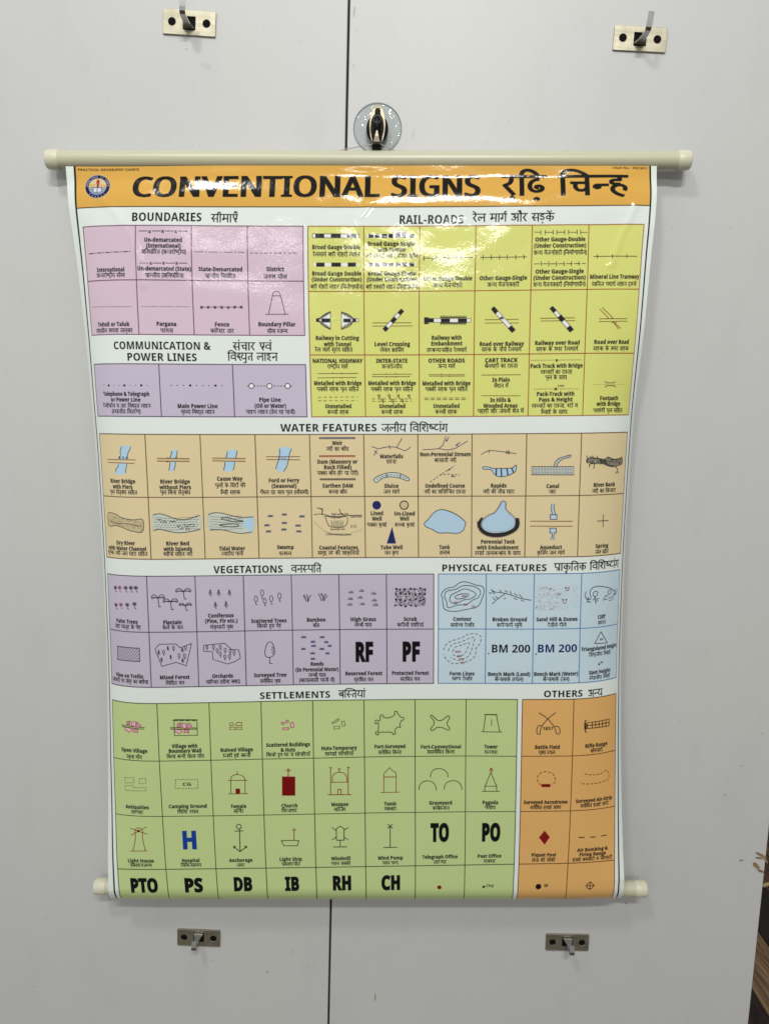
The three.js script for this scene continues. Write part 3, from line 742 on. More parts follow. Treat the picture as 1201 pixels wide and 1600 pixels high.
T 467.8 484.5 566.6 Well
H 459.4 492.1 576.7 पक्का कुआं
T 504.8 540.1 557.9 Un-Lined
T 514.6 530.2 566.7 Well
H 505.7 538.9 576.8 कच्चा कुआं
F #16245e #16245e .3 492.3 608.2 501.2 581.2 507.4 608.3
T 481.6 518.9 614.8 Tube Well
H 488 511.5 623.9 नल कूप
G #b3d0e4 1 555.6 574 561.3 568.8 571.7 556.9 582.1 551.8 595 553.8 610.6 561.1 623.5 572 624.1 577.7 620 587.1 610.6 591.7 595 590.7 579.4 590.7 569 584.9 558.1 580.2
T 580.4 598.2 614.9 Tank
H 580.4 598.2 623.8 तालाब
G #222 0 646.1 571.7 651.4 564.8 653.6 566.4 650.4 572.8 649.9 579.8 655.8 585.7 668.2 591.1 681.6 591.1 694.9 588.4 705.6 582.6 708.1 571.9 708 566.5 711.2 566.5 712.9 574 710.9 582.6 703 589.5 689.7 594.9 676.3 596.5 662.9 594.8 652.1 588.9 646.7 580.3
J 646.1 571.7 646.7 580.3 652.1 588.9 662.9 594.8 676.3 596.5 689.7 594.9 703 589.5 710.9 582.6 712.9 574 711.2 566.5
G #cfe0ea .9 650.4 576 653.6 569 662.6 561 672.2 557.3 678.5 549.3 684.2 539.2 688 537.6 691.7 540.8 691.8 550.4 697.2 556.9 705.8 564.9 708.1 572.9 705.5 581.5 694.9 588.4 681.6 591.1 668.2 591.1 656.4 586.8 651.5 580.8
G #b3d0e4 .3 652 576.6 655.7 569.6 664.2 562.1 673.2 557.9 679.6 549.9 685.3 540.3 688 539.2 690.7 541.9 690.2 551 696.2 558.5 704.3 566 706.5 572.9 703.9 579.9 693.9 586.3 681.6 588.9 668.7 588.9 658 585.1 653.1 580.8
T 650.1 707.2 605.9 Perennial Tank
T 643.7 713.5 615.1 with Embankment
H 640.5 716.9 624.8 स्थाई तालाब-बांध के साथ
G #b3d0e4 0 767.7 542.8 771.4 542.9 772.1 550.9 774 560.5 768.1 560.4 766.9 553.5
S #2a2a30 .9 767.7 542.8 767.1 552.1 769.2 560.4
S #2a2a30 .9 771.7 542.9 771.9 551.4 774.5 560.5
F #2a2a40 #b9d2e4 1 765.4 560.9 776.6 561 776.8 568.8 765.6 568.7
L #5b2f16 .9 732.1 571.4 803.2 572.2
L #5b2f16 .9 732.2 579.7 803.5 580.5
F #2a2a40 #b9d2e4 1 765.4 583.4 776.1 583.5 776.3 591.2 765.6 591.2
G #b3d0e4 0 768.8 591.4 773.7 591.5 772.2 597.9 772.8 602.8 768 602.7 768.4 596.8
S #2a2a30 .9 769.1 591.4 769.5 596.8 767.5 602.7
S #2a2a30 .9 773.9 591.5 772.2 596.8 772.8 602.8
T 749.5 786.6 615.1 Aqueduct
H 744.8 791.2 624.5 कृत्रिम जल मार्ग
L #222 1 857.6 562.5 858.7 584.1
L #222 1 846.7 573.2 868.9 573.3
T 845.4 871.1 615.1 Spring
H 845.2 871.7 625.4 जल स्रोत
PT 28.7 684.8 8.9
PT 38.3 684 8.9 r
PT 50.6 683.7 8.9
PT 60.8 683.2 8.9
PT 69.8 682.9 8.9
PT 28.5 714.1 8.9
PT 39.6 712.5 7.7 r
PT 52.2 712.2 8.9
PT 66 710.4 10.1
T 27.7 70.4 738 Palm Trees
H 24.6 75.7 746.9 ताड़ खजूर के पेड़
PL 107.1 712 20.9 21.5
PL 127.7 716.7 23.3 19.1
PL 149.5 699 23.8 18.4
PL 152 718.1 19.7 12.5
T 113.7 145.4 738.2 Plantain
H 112.7 146.8 747.2 केले के वन
CF 194.1 688.9 6.5 11.3
CF 208.1 689.1 6.5 11.3
CF 226 689.3 6.5 10.7
CF 202.1 709.9 6.6 11.3
CF 219.8 709 6.6 11.9
T 188.9 232.2 727.7 Coniferous
T 183.6 238.4 737.3 (Pine, Fir etc.)
H 192.1 230.4 747.3 शंकुधारी वृक्ष
TR 270 703.2 6.5 14.9
TR 280.6 693.2 6.5 15.5
TR 284.7 706.4 6 12.5
TR 295.7 703 6.5 14.9
TR 309.7 698.4 6.5 14.9
T 260.8 320.7 738.2 Scattered Trees
H 270.6 311.5 747.2 बिखरे हुए पेड़
F #26222c none .9 27.8 782.3 71.5 782.7 71.1 805.6 26.6 805.6
XH 27.1 71.1 781.3 805.5
T 21.5 76.3 831.3 Vine on Trellis
H 12.4 84.5 840.6 जाफरी पर अंगूर का बगीचा
L #26222c .9 98.3 784.2 105.7 775.8 134 775.5 140.2 782.3 159.9 775.3 149.7 813.3 132.8 807 108.9 813.9 98.3 784.2
CF 104.5 789.7 4.8 9
CF 108.7 802.4 4.2 8.4
CF 120.2 782.6 4.2 7.8
CF 124.3 797.8 4.2 7.8
CF 144.2 786 5.4 7.8
CF 144.1 804.1 4.8 7.8
TR 112.8 790.3 4.2 8.4
TR 129.6 783.3 4.2 8.4
TR 149.6 783 4.2 7.8
TR 138.5 796.8 4.2 9
TR 147.6 797.5 4.2 9
T 104.3 154.9 832.5 Mixed Forest
H 114.2 145.6 842.5 मिश्रित वन
L #26222c .9 179.8 778.7 189.3 777.7 215.4 775.7 226.3 786.3 238.7 787.7 241.3 801.8 231.6 807.6 219 811.6 195 803.2 194.2 789.9 179.5 789 179.8 778.7
TR 185.6 783 3.6 7.2
TR 196.5 783.2 4.2 8.4
TR 208.1 782.9 4.2 7.8
TR 202.6 788.8 4.2 7.8
TR 207.7 795 4.2 8.4
TR 215.9 788.5 4.2 8.4
TR 224.4 790.5 4.2 8.4
TR 230.8 793 4.2 8.4
TR 215.2 800 4.2 8.4
TR 223 799.6 4.2 8.4
T 192.6 228.2 832.2 Orchards
H 181.9 239.6 842 वाटिका (सीमा बद्ध)
S #26222c 1 290.7 801.5 284.7 800.2 282.9 791.7 286.4 779 291.9 774.8 297.1 779.8 299.2 792 296.1 799.2 290.7 801.5
L #26222c 1 290.7 801.5 290.4 811.9 295.2 812
L #26222c .9 294.1 783.4 298.8 787.1
L #26222c .9 293.4 787.6 299.2 792
L #26222c .9 294.5 792.5 298 795.6
T 263.1 318.7 831.8 Surveyed Tree
H 273.6 308.3 842.5 सर्वेक्षित वृक्ष
S #26222c 1 350.5 694.8 353.5 699 354.4 706.5
S #26222c 1 355.7 693.8 357.2 699.6 357 707
S #26222c 1 363 695.4 359.3 700.2 358.1 706.5
L #26222c .9 350.5 695.8 351.9 702.2
S #26222c 1 375.1 693.5 378.6 699.3 379.6 705.7
S #26222c 1 381.4 692.5 382.8 698.8 382.7 705.2
S #26222c 1 387.6 693.6 384.4 699.4 383.8 705.7
S #26222c 1 390.7 696.8 387 700.5 385.3 705.2
L #26222c .9 378.2 692.4 381.8 697.2
L #26222c .9 388.7 693.6 384.9 697.8
T 354.3 386.9 738 Bamboo
H 365.2 376.2 747.3 बाँस
GR 430.7 690.8 8.9
GR 448.6 688.2 8.9
GR 469 693.1 9.4
GR 429.5 701.9 8.9
GR 446.3 699.9 8.9
GR 469.9 704.8 9.4
GR 428.3 711.9 9.4
GR 449.9 711 8.9
GR 472 712.8 10.5
T 429 472.8 737.4 High Grass
H 435.8 465.3 747.2 लम्बी घास
SC 504.7 556.8 683.8 715.1
T 519.6 542.6 737.8 Scrub
H 508.7 553.7 747.6 कटीली झाड़ियां
BG 434.8 468.7 777.2 810 RF
T 419 482.9 831.6 Reserved Forest
H 434.3 467.3 842.2 सुरक्षित वन
BG 515.4 548.9 777.1 810 PF
T 498.9 562.9 831.4 Protected Forest
H 513.8 547.4 842 संरक्षित वन
I 349.1 767 9.5 1.3
I 380.6 767.4 9 1.3
I 364.7 775.2 8.4 1.3
I 387.4 776 7.9 1.3
I 365.7 782.2 9 1.3
I 393.1 782.5 7.4 1.3
I 348.2 787.3 8.4 1.3
I 379.8 787.7 9 1.3
I 363.9 795 9 1.3
I 389.2 795.4 7.4 1.3
I 364.2 804.7 8.5 1.3
T 359.9 382.6 813.9 Reeds
T 334.4 407.9 823.4 (In Perennial Water)
H 356.4 386 833.3 लम्बी घास
H 340.4 400.8 842.2 (बारहमासी पानी में)
c #101012
GS #26303a 1 585.9 702 584.1 694.8 591.9 685.7 605 682.7 613.9 676.1 622.9 673.7 633.6 676.1 643.8 679.7 653.9 682.1 656.4 691.1 652.9 703.2 648.8 712.9 641.7 718.4 626.1 721.4 611.2 724.4 599.2 724.4 588.9 720.2 586.5 709.3
GS #26303a 1 593.1 708.7 589.5 699 593.1 690 608 686.9 619.9 680.9 634.8 680.9 646.8 685.7 650.5 693 645.8 701.4 638 705 627.3 712.3 611.1 714.1 595.5 718.4
GS #26303a 1 598.5 703.2 600.9 696.6 611 691.2 621.7 686.3 632.5 688.1 642.7 694.8 635 702.6 621.8 705 608.1 711.7 599.1 707.5
GS #26303a 1 608.1 702 608 699 617 694.8 629 694.8 629.6 697.8 621.8 702 611.1 703.2
QR 618.2 626.6 698.4 400
QR 604.5 611.7 709.3 300
QR 621.9 629.1 712.9 200
QR 635.1 641.7 716.5 100
T 604 635.3 737.8 Contour
H 599.9 640.2 748.1 समोच्च रेखाँए
S #26303a 1 667.7 686.9 676.7 691.7 688.7 692.9 700.6 696 718.6 702 736.6 705.6
S #26303a 1 670.4 711.7 679.8 703.2 692.3 694.2
L #26303a 1.3 670.1 689.3 674.4 694.8
L #26303a 1.3 664.8 692.4 669.6 693.6
L #26303a 1 682 688.1 686.3 691.1
L #26303a 1 691.6 688.7 696.4 691.7
L #26303a 1 699.4 689.9 703.6 694.8
L #26303a 1 707.7 693.6 712.6 697.8
L #26303a 1 715.5 695.4 721 700.8
L #26303a 1 670.8 700.8 675.7 705
L #26303a 1 675.6 699 680.4 702.6
L #26303a 1 690 703.2 694.1 701.4
L #26303a 1 706.7 701.4 712.7 704.4
L #26303a 1 718.7 705 724.7 707.4
T 670.7 730.3 738.3 Broken Ground
H 678.6 721.8 748.1 कटी-फटी भूमि
SD 745.4 818.4 678.8 721.6
L #7a4a44 .9 793.6 683.1 795.5 689.2 799.2 689.8 800.8 683.8 797.2 685.6 793.6 683.1
L #7a4a44 .9 789.3 703.5 791.2 710.8 794.9 711.4 797.1 703.6 792.9 706 789.3 703.5
L #7a4a44 .9 781.2 692.6 784.3 697.5 787.2 693.3
T 745.9 817 738.5 Sand Hill & Dunes
H 765.6 797.6 748.3 रेतीले टीले
S #26303a 1 840.9 702.8 838 695.9 841 687.1 853.1 684.3 867.7 686.7 879.7 690.3 889.6 696.3 891.8 702.1
S #26303a 1 831.4 692 829 696.7 830.4 702.2 835 703.6
GS #26303a 1 844 697.5 845.9 693.4 850.6 692.5 852.9 696.3 850.9 700.4 846.2 701.3
GS #26303a 1 874.3 696.4 875.8 693.6 879.8 693.4 881.7 696.6 879.3 700 875.3 699.6
S #26303a 1 891.2 692.2 890.7 699.5 886.4 703.9
S #26303a 1 897.2 693 894.6 700 889.1 703.6
L #26303a 1.1 831.2 705.8 840.9 705.2
L #26303a 1 831.9 709.5 840.5 710.6
L #26303a 1 836.2 702.5 835.2 710.3
L #26303a 1.1 843.7 707.8 848.3 702.6 849.4 714.2
L #26303a 1 848.4 706.9 856 705.1
L #26303a 1 848.5 709.9 854.8 709.2
L #26303a 1 864.2 710 869.1 702 874.6 702.6
L #26303a 1 867.1 708.5 874.1 708
L #26303a 1 876.4 707 884.7 705.5 887.6 709.6
L #26303a 1 877.5 711.4 884.1 710.4
T 854.4 870 737.8 Cliff
H 854.8 871.2 747.7 चट्टान
DS #26303a .9 588 791.5 592.2 782.3 602.4 775.6 617.5 770.7 629.5 764.6 642.1 763.4 651.2 767.6 650.7 779.3 643.6 788.5 642.5 800.8 632.9 810 617.8 813.7 602.7 814.9 592.4 806.9 588.1 799.5
DS #26303a .9 595.9 793.4 602.5 782.4 617.5 777.5 632.5 771.3 641 770.1 638.7 782.3 634.6 794.6 629.8 803.2 614.8 809.4 599.6 804.5
DS #26303a .9 603.2 794.6 608.5 786.6 620.6 782.4 631.4 779.3 627.9 791.6 622.5 799.5 611.7 802.6 603.8 799.5
QR 607.4 617.7 794.6 400
QR 611.1 618.9 802 300
QR 614.1 622.6 807.5 200
QR 616.6 623.9 813.7 100
T 598.3 641.6 832.5 Form Lines
H 602.9 637.5 841.8 खण्ड रेखाँए
BM 668.9 736.9 781.7 795.2 BM 200 #15181c
C 665.1 797.4 1.20 #15181c
T 664 737.1 833.1 Bench Mark (Land)
H 676.3 725.2 842.7 बैन्चमार्क (स्थल)
BM 747.7 817.7 781.8 795.3 BM 200 #16245a
C 746.4 798.5 1.20 #16245a
T 743.1 820.4 833.1 Bench Mark (Water)
H 759 804.7 842.7 बैन्चमार्क (जल)
L #26303a 1.1 849.6 783.2 861.9 763.5 876.6 785 849.6 783.2
Q 859.4 866.9 776.9 48
T 824.7 901.4 792 Triangulated Height
H 839.3 885 802.1 त्रिभुजीय ऊँचाई
C 860.1 820.3 1.81 #15181c
Q 862.2 868.3 817.5 48
T 840.1 886.1 833.4 Spot Height
H 841.1 884.7 843 स्थानीय ऊँचाई
c #101012
L #2b3a18 1 30.3 919 74.5 920.9
L #2b3a18 1 30.8 921.6 73.9 923.5
F #8a2a4a #c48a94 .7 41.2 912.4 47.9 910.2 46.9 917.7 41 917.7
F #8a2a4a #e8b8c4 .8 50.7 911.5 59.3 911 58.3 920 54.9 920.2 54.4 918.6 50.4 918.9
F #8a2a4a #d49aa4 .7 59.7 912.5 63.1 911.8 62.9 915 67.8 916.3 68.2 920 58.8 920.5
F #8a2a4a #e8b8c4 .8 36.5 922.4 50.2 923.2 50 927.4 43.9 931.1 41.7 927.7 37.4 928.1
F #8a2a4a #d49aa4 .7 53 924.5 62.5 924 61.6 930.3 57.8 929.5 52.7 929.8
T 27.8 77.6 962.1 Open Village
H 38.2 67.2 973.4 खुला गाँव
F #2b3a18 none 1 125.4 906.9 164.3 907.7 164.3 935.1 125.2 934.9
L #2b3a18 .8 122.3 908.4 164.3 908.7
F #2b3a18 none .8 126.9 906.9 132.4 907 132.4 909.1 126.8 909
F #2b3a18 none .8 135.5 907.1 141 907.2 141 909.3 135.4 909.2
F #2b3a18 none .8 146.1 907.3 151.2 907.4 151.1 909.5 146 909.4
F #2b3a18 none .8 156.7 907.5 161.3 907.6 161.2 909.7 156.7 909.6
L #2b3a18 1 118.2 921 164.8 922.4
L #2b3a18 1 118.6 923.6 164.7 924.5
F #8a2a4a #c48a94 .7 131.1 914.4 136.8 912.4 135.9 920.8 130.4 920.7
F #8a2a4a #e8b8c4 .8 138.7 914 145.8 914.1 145.5 922.6 141.4 923 139 920.3
F #8a2a4a #d49aa4 .7 147.8 914.7 151.9 913.7 154.8 918.5 155.7 922.2 147.5 922.6
F #8a2a4a #e8b8c4 .8 126.2 923.8 137.8 925.6 137.6 929.3 132.4 932.4 130 929.1 126 928.5
F #8a2a4a #d49aa4 .7 141.9 925.1 150.5 925.3 149.2 931.6 145.8 928.9 141.6 930.9
T 119.8 164.1 953.8 Village with
T 113.9 170.4 962.3 Boundary Wall
H 110.4 174.2 971.9 किला बन्दी वाला गाँव
F #6a3a24 none .8 220 914.2 226.1 914.3 226 919.1 219.9 918.9
F #6a3a24 none .8 229.6 919.1 229.6 917.6 232.8 913.9 240.9 914.1 240.3 919.9
F #6a3a24 none .8 219.8 922.1 229 922.3 228.8 926.5 219.7 926.3
F #6a3a24 none .8 231 922.3 240.7 922.6 240.6 926.8 230.9 926.6
T 202.4 258.5 962.3 Ruined Village
H 206.5 254.2 972.2 उजड़ी हुई बस्ती
F #8a2a4a #d8b0a8 .8 307.4 916.4 311.3 915.4 313.4 918.8 309.6 919.8
F #8a2a4a #d8b0a8 .8 314.6 914.3 319.1 911.6 321.2 914.4 316.8 917.2
F #8a2a4a #e8b8c4 .9 323.4 917.3 328.9 916.3 329.3 924.8 324.3 925.8
F #8a2a4a #d8b0a8 .8 310 925.5 320.5 925.2 320.4 929.1 309.9 928.9
T 281 356.9 955.2 Scattered Buildings
T 305.9 331.3 964.3 & Huts
H 280.9 356.6 972.5 बिखरे हुए घर व झोपड़ियाँ
F #3a3a20 none .8 394.6 918 399.6 915.3 401.8 917 396.7 920.3
F #3a3a20 none .8 401.8 913.6 406.3 910.9 408.4 913.1 404 915.9
F #3a3a20 none .8 411.7 916.6 416.7 915.5 418.3 923.5 413.3 924.5
F #3a3a20 none .8 398.3 924.9 408.3 923.9 408.8 928.4 398.8 929.4
T 375.9 437.9 962.5 Huts-Temporary
H 382.2 431.7 972.8 अस्थाई झोपड़ियाँ
GS #2b3a18 1.2 475.5 919.7 471 920.8 470 916.8 472.7 914 476.6 916.3 478.9 912.9 478.3 907.8 482.8 905 485 909.6 494.4 910.3 503.9 905.2 503.3 900.7 507.2 899 510 904.2 515.5 909.9 519.4 910.5 518.9 914.5 515.5 916.1 512.7 922.9 513.8 927.5 508.8 927.4 503.8 933.1 505.4 938.2 501 940.4 498.2 936.4 476.5 936.2 475.9 940.1 471.5 940.1 470.9 935.5 474.9 933.3
T 468 522.6 961.8 Fort-Surveyed
H 475.1 515.3 972.1 सर्वेक्षित किला
GS #2b3a18 1.2 566.1 908.5 568.4 906.3 572.3 910.3 578.4 915.4 585.6 915.5 592.8 910.4 596.7 907.5 599.5 911 596.2 916.7 595.1 922.3 597.9 927.5 599.6 930.9 597.4 933.2 592.9 931.5 585.7 928.6 577.3 928.5 570.6 933.1 566.7 933 567.3 929 571.7 923.9 572.3 917.7
T 548.9 619.8 962.6 Fort-Conventional
H 560.1 608.2 972.1 असर्वेक्षित किला
L #2b3a18 1.1 654.2 936.1 690.3 936.4
L #2b3a18 1.1 657.8 935.8 661.6 905.3 679.9 905.3 686.2 936.1
L #2b3a18 1.1 659.2 905.3 681.7 905.6
L #6a3a24 1 671.7 913.8 671.9 925.4
T 659.8 683 963.1 Tower
H 660.5 683.1 972.6 घन्टाघर
L #26201a 1.1 782.4 901.9 774.8 907.6 768.4 913.7 762.7 920.4 758.6 926.5 756.4 932.6 756.6 940
L #26201a 1.1 753.4 902.1 763 908.2 771.4 915.5 778.1 924.1 782.5 932.1 784.5 940.1
S #26201a 1.1 759.2 925.3 753.3 925.3 750.5 930.8 751.2 939.4 756.6 940
S #26201a 1.1 780.6 926.6 786.5 926.6 790.2 932.2 789.8 939.5 785 940.1
Q 760.5 778.3 929.6 1857
T 747.3 791 963.7 Battle Field
H 754.3 782.9 973 युद्ध स्थल
S #26201a 1.5 838.2 917.4 835.1 919 834.7 928.1 836.2 937.4 838.9 938.8
L #26201a 1.8 839 922.9 839.3 932.7
L #26201a 1.6 836.4 921.5 836.8 933.8
L #26201a 1 839 921.7 885.6 920.9
L #26201a 1 840 932.2 885.1 933
L #26201a 1 839.1 926.6 885.7 927
L #26201a 1.3 848.9 921.4 849.2 932.4
L #26201a 1.3 855.7 920.9 856 932.5
L #26201a 1.3 862.7 920.5 863 932.7
L #26201a 1.3 869.9 920.8 870.3 933.1
L #26201a 1.3 877.5 920.8 877.9 933
L #26201a 1.3 884.7 920.1 885.1 933.6
T 836.3 882 963.7 Rifle Range
H 846.4 871.5 973 चाँदमारी
DF 33.3 1012.3 50.2 1011.2 49.7 1020.5 32.8 1022.1
DF 60.2 1012.2 71.6 1011.8 71.1 1021 59.7 1021.5
DF 32.5 1027 48.9 1025.9 48.7 1029.2 71.7 1028.6 71.4 1034.6 32.7 1035.6
T 31.4 74.5 1065.2 Antiquities
H 41.6 63.8 1074.3 खण्डहर
DF 123.3 1013.6 161.8 1014.3 161.1 1030.5 122.5 1029.9
Q 134.7 150.6 1022.3 CG
T 109 175.7 1063.3 Camping Ground
H 124 160.3 1073 शिविर स्थल
S #5a2a18 1 218 1040.9 218.9 1016 221.1 1009.5 230 1006.5 239.7 1009.9 243.1 1017.5 242.3 1041.4
L #5a2a18 1 213.2 1017.2 247.2 1017.4
L #5a2a18 1 230 1006 230.2 1001.1
L #5a2a18 1 212.8 1041.6 247.5 1041.5
F #7a1410 #7a1410 .4 226.6 1032.4 233.8 1032.5 233.5 1041.7 226.3 1041.6
T 216.7 244.2 1064.1 Temple
H 221.5 239.2 1073.4 मन्दिर
F #6a0c0c #780f10 .4 307.6 1012.2 329.8 1012.6 329.1 1046.7 306.8 1046.3
L #7a1410 1.2 318.5 996.9 318.1 1012.9
L #7a1410 1.2 313.9 1000.8 322.8 1001
T 304.9 333.1 1065.2 Church
H 305 331.8 1074 गिरजाघर
L #7a2a18 1.1 391.8 997.7 391.1 1046.1
L #7a2a18 1.1 422.4 997.6 421.8 1046.7
L #7a2a18 1.1 388.7 997.6 394.6 997.7
L #7a2a18 1.1 419.7 997.6 425.2 997.7
L #7a2a18 1.1 391.4 1024.1 422.1 1024.1
L #7a2a18 1.1 386 1046.6 427.4 1047.1
S #7a2a18 1.1 394.8 1023.6 394.9 1013.2 400 1007.6 406.7 1006 414.5 1007.8 419.4 1014.2 419.9 1023.5
L #7a2a18 1.1 406.7 1006 406.8 1000.2
L #7a2a18 1.1 404 1000.2 409.6 1000.3
L #7a2a18 1.1 403.9 1046.4 404.1 1037.1 409.4 1037.2 409.2 1046.5
T 391.9 421.9 1064.5 Mosque
H 396.8 417 1073.9 मस्जिद
L #7a3a20 1.1 484.1 1044.2 484.3 1016.4 505.9 1016.5 505.7 1044.6
L #7a3a20 1.1 478.5 1044.4 511.6 1044.1
S #5a4a20 1.1 484.3 1016.4 484.9 1010.1 490.6 1004.4 494.5 999.9 498.4 1004.5 505.1 1009.2 505.9 1016.5
T 484.5 505.8 1064.8 Tomb
H 485 505.8 1074.2 मकबरा
S #2b3a18 1.1 566.2 1018.1 566.8 1011.2 572.4 1004.3 581.4 1002.6 590.3 1005 596 1011.5 596.5 1018.4
S #2b3a18 1.1 545.9 1040.5 547.1 1032.4 552.7 1026.1 561.1 1024.4 570.1 1026.9 575.2 1034.5 576.3 1041.5
S #2b3a18 1.1 590.4 1040.5 591.5 1032.9 597.1 1026.6 606.1 1024.6 614.5 1026.7 620.2 1033.8 621.3 1041.4
T 563.3 604.5 1064.4 Graveyard
H 569.5 599.5 1073.8 कब्रिस्तान
L #2b3a18 1.1 656.4 1043.9 687.6 1044.1
L #2b3a18 1.1 661.2 1044 661.7 1035.2 671.6 1009.7 682.1 1034.7 682.2 1044.1
L #2b3a18 1 661.7 1034.6 682.1 1034.7
CF 672.2 1004.8 7.8 8.3 r
T 657.2 685.4 1064.2 Pagoda
H 661.5 680.7 1073.6 पैगोडा
DS #4a2a18 1.1 759.8 1033.1 754.3 1026.8 753.5 1018 758.1 1011.2 767 1008.1 777.2 1010.6 783.4 1017.5 784.3 1026.3 779.1 1033.8
F #7a1410 #7a1410 .4 761 1031.2 776 1031.3 776.1 1036.3 761.1 1036.2
T 729.9 808 1064.4 Surveyed Aerodrome
H 741.6 796.7 1074.2 सर्वेक्षित हवाई अड्डा
DS #4a2a18 1.1 837.4 1014.1 852 1017.2 867.8 1017.1 882.5 1013 886.8 1028 869.8 1032.9 852.5 1033.5 835.5 1032.1 829.7 1029.2
T 822.7 895.7 1063.5 Surveyed Air-Strip
H 831.9 887.3 1073.1 सर्वेक्षित हवाई पट्टी
S #7a3a20 1.1 40.6 1146.9 45.1 1132.3 47 1120.2 47.1 1108.3 52.7 1103.2 60.1 1107.1 59.9 1119.7 60.5 1128.7 63.4 1146.2
L #7a3a20 1.1 35.8 1147.4 66.8 1146.1
L #6a3a20 1 37.7 1104.7 68.8 1114.7
L #6a3a20 1 38.8 1117.7 67.9 1100.9
C 52.9 1109.2 2.26 #5a1a10
T 29.8 77.5 1165.3 Light House
H 33.4 72.9 1173.9 प्रकाश-स्तम्भ
BB 127.2 156.9 1109.1 1142.3 H #173f96
T 126.1 158.2 1165.1 Hospital
H 124.3 159.9 1174.1 चिकित्सालय
C 229.5 1102.1 4.24 none #26281a 1.2
L #26281a 1.3 230.5 1106.3 229.9 1149.1
L #26281a 1.2 221.9 1110.4 237.1 1110.3
L #26281a 1.3 219.1 1139.8 229.4 1149.7 241.6 1140.2
L #26281a 1.3 218.9 1143.5 219.1 1139.2 223 1139.9
L #26281a 1.3 237.1 1139.5 241.6 1139.6 241.4 1143.2
T 209.5 251.2 1165.7 Anchorage
H 223.1 236.7 1175.4 लंगर
L #26301a 1.1 302.9 1129.7 333.9 1130 330.8 1139.9 307.1 1139.4 302.9 1129.7
L #7a2a18 1.2 326 1107.4 325.4 1129.5
L #7a2a18 1.1 322.3 1110.3 329.9 1110.1
T 298.4 338.6 1165.3 Light Ship
H 302.1 334.9 1174.6 प्रकाश-पोत
L #26281a 1.2 399.8 1130.8 400.1 1109.3 407 1104.7 413.6 1109.6 413.3 1130.8 399.8 1130.8
L #26281a 1.1 392.3 1106.8 400.1 1112.9
L #26281a 1.1 421 1107.3 413.6 1112.5
L #26281a 1.1 391.9 1130.1 399.9 1124.8
L #26281a 1.1 420.6 1130.6 413.4 1125.1
L #26281a 1.1 406.5 1130.9 406.3 1143.6
L #26281a 1.2 393.9 1143.4 418.2 1143.5
T 390.1 424.1 1165.2 Windmill
H 389.9 423.9 1174.8 पवन चक्की
L #26281a 1.2 494.9 1106.3 494.6 1145.8
L #26281a 1.2 482.7 1146.2 507.1 1146
L #26281a 1.2 490.4 1102.6 499.3 1110.5
L #26281a 1.2 499.4 1102.8 490.3 1110.3
T 472.6 517.2 1165.6 Wind Pump
H 480.7 508.6 1175.4 पवन पम्प
BG 565.5 600.2 1102.4 1135.2 TO
T 551.3 614.7 1165.3 Telegraph Office
H 571.3 594.7 1175.1 तार-घर
BG 655.1 691.2 1102.4 1135.7 PO
T 649.8 692.7 1165 Post Office
H 661 682.5 1175.1 डाकघर
F #7a1416 #84181a .4 759.3 1131.2 768.7 1118.3 778.2 1130.8 769.6 1144.5
T 746.4 791.4 1164.8 Piquet Post
H 747.7 789.8 1174.7 सेना की चौकी
L #26201a 1.5 831 1132.3 841.9 1132.9
L #26201a 1.5 852.3 1133.3 863.5 1133.5
L #26201a 1.5 874.3 1133.2 885.4 1132.5
T 829.4 888.4 1157 Air Bombing &
T 833.2 885 1165.8 Firing Range
H 821.6 897.8 1175.4 हवाई बमबारी व चाँदमारी
BG 29 81.5 1198.8 1227.1 PTO
BG 125.4 161.2 1199.1 1227.6 PS
BG 213.1 249.5 1199.7 1226.8 DB
BG 305.7 333 1199.8 1227.4 IB
BG 389.5 426.7 1199.3 1227.3 RH
BG 477 514.2 1199.4 1227.9 CH
C 582.3 1225 3.72 #7a1416
C 662.5 1225.6 2.27 #1c1c14
Q 666.1 680.5 1223.7 Chy
C 761.8 1227.5 5.19 #1c1414
Q 771.7 779.7 1225.4 M
C 856.9 1229.3 6.16 none #26201a 1.2
L #26201a 1.1 848.1 1228.9 866.5 1229.9
L #26201a 1.1 856.6 1221 857.4 1237.8
c #101012
HT 90.5 202.6 83.6 13.2 BOUNDARIES
HH 217.2 259.5 84.7 सीमाएँ
HT 52.7 211.6 285.2 12.4 COMMUNICATION &
HT 75 189.1 303.6 12.4 POWER LINES
HH 247 309.8 285.2 संचार एवं
HH 238.2 318.6 301.7 विद्युत लाइन
HT 514.7 618.1 86.7 13.2 RAIL-ROADS
HH 631.7 759.9 84.5 रेल मार्ग और सड़कें
HT 319 478.2 416 12.6 WATER FEATURES
HH 485.9 594.8 416.3 जलीय विशिष्टांग
HT 200.7 316.8 649.9 12.4 VEGETATIONS
HH 330.4 381.3 649.9 वनस्पति
HT 584.1 762.3 649.7 11.8 PHYSICAL FEATURES
HH 774.1 898.4 648.7 प्राकृतिक विशिष्टांग
HT 271.9 393.5 867.4 12.2 SETTLEMENTS
HH 407.3 453.7 867.2 बस्तियां
HT 760.4 829.9 868.4 11.6 OTHERS
HH 840.1 868.5 869.7 अन्य
`;
let ink = INK, teeth;
function box(u0, u1, v0, v1, fill, line, us, vs) {
  g.fillStyle = fill; g.fillRect(u0, v0, u1 - u0, v1 - v0); g.strokeStyle = line; g.lineWidth = 1.25; g.strokeRect(u0, v0, u1 - u0, v1 - v0);
  g.beginPath(); for (const u of us) { g.moveTo(u, v0); g.lineTo(u, v1); } for (const v of vs) { g.moveTo(u0, v); g.lineTo(u1, v); } g.stroke();
}
const steps = (a, b, n) => Array.from({ length: n - 1 }, (_, i) => a + ((b - a) * (i + 1)) / n);
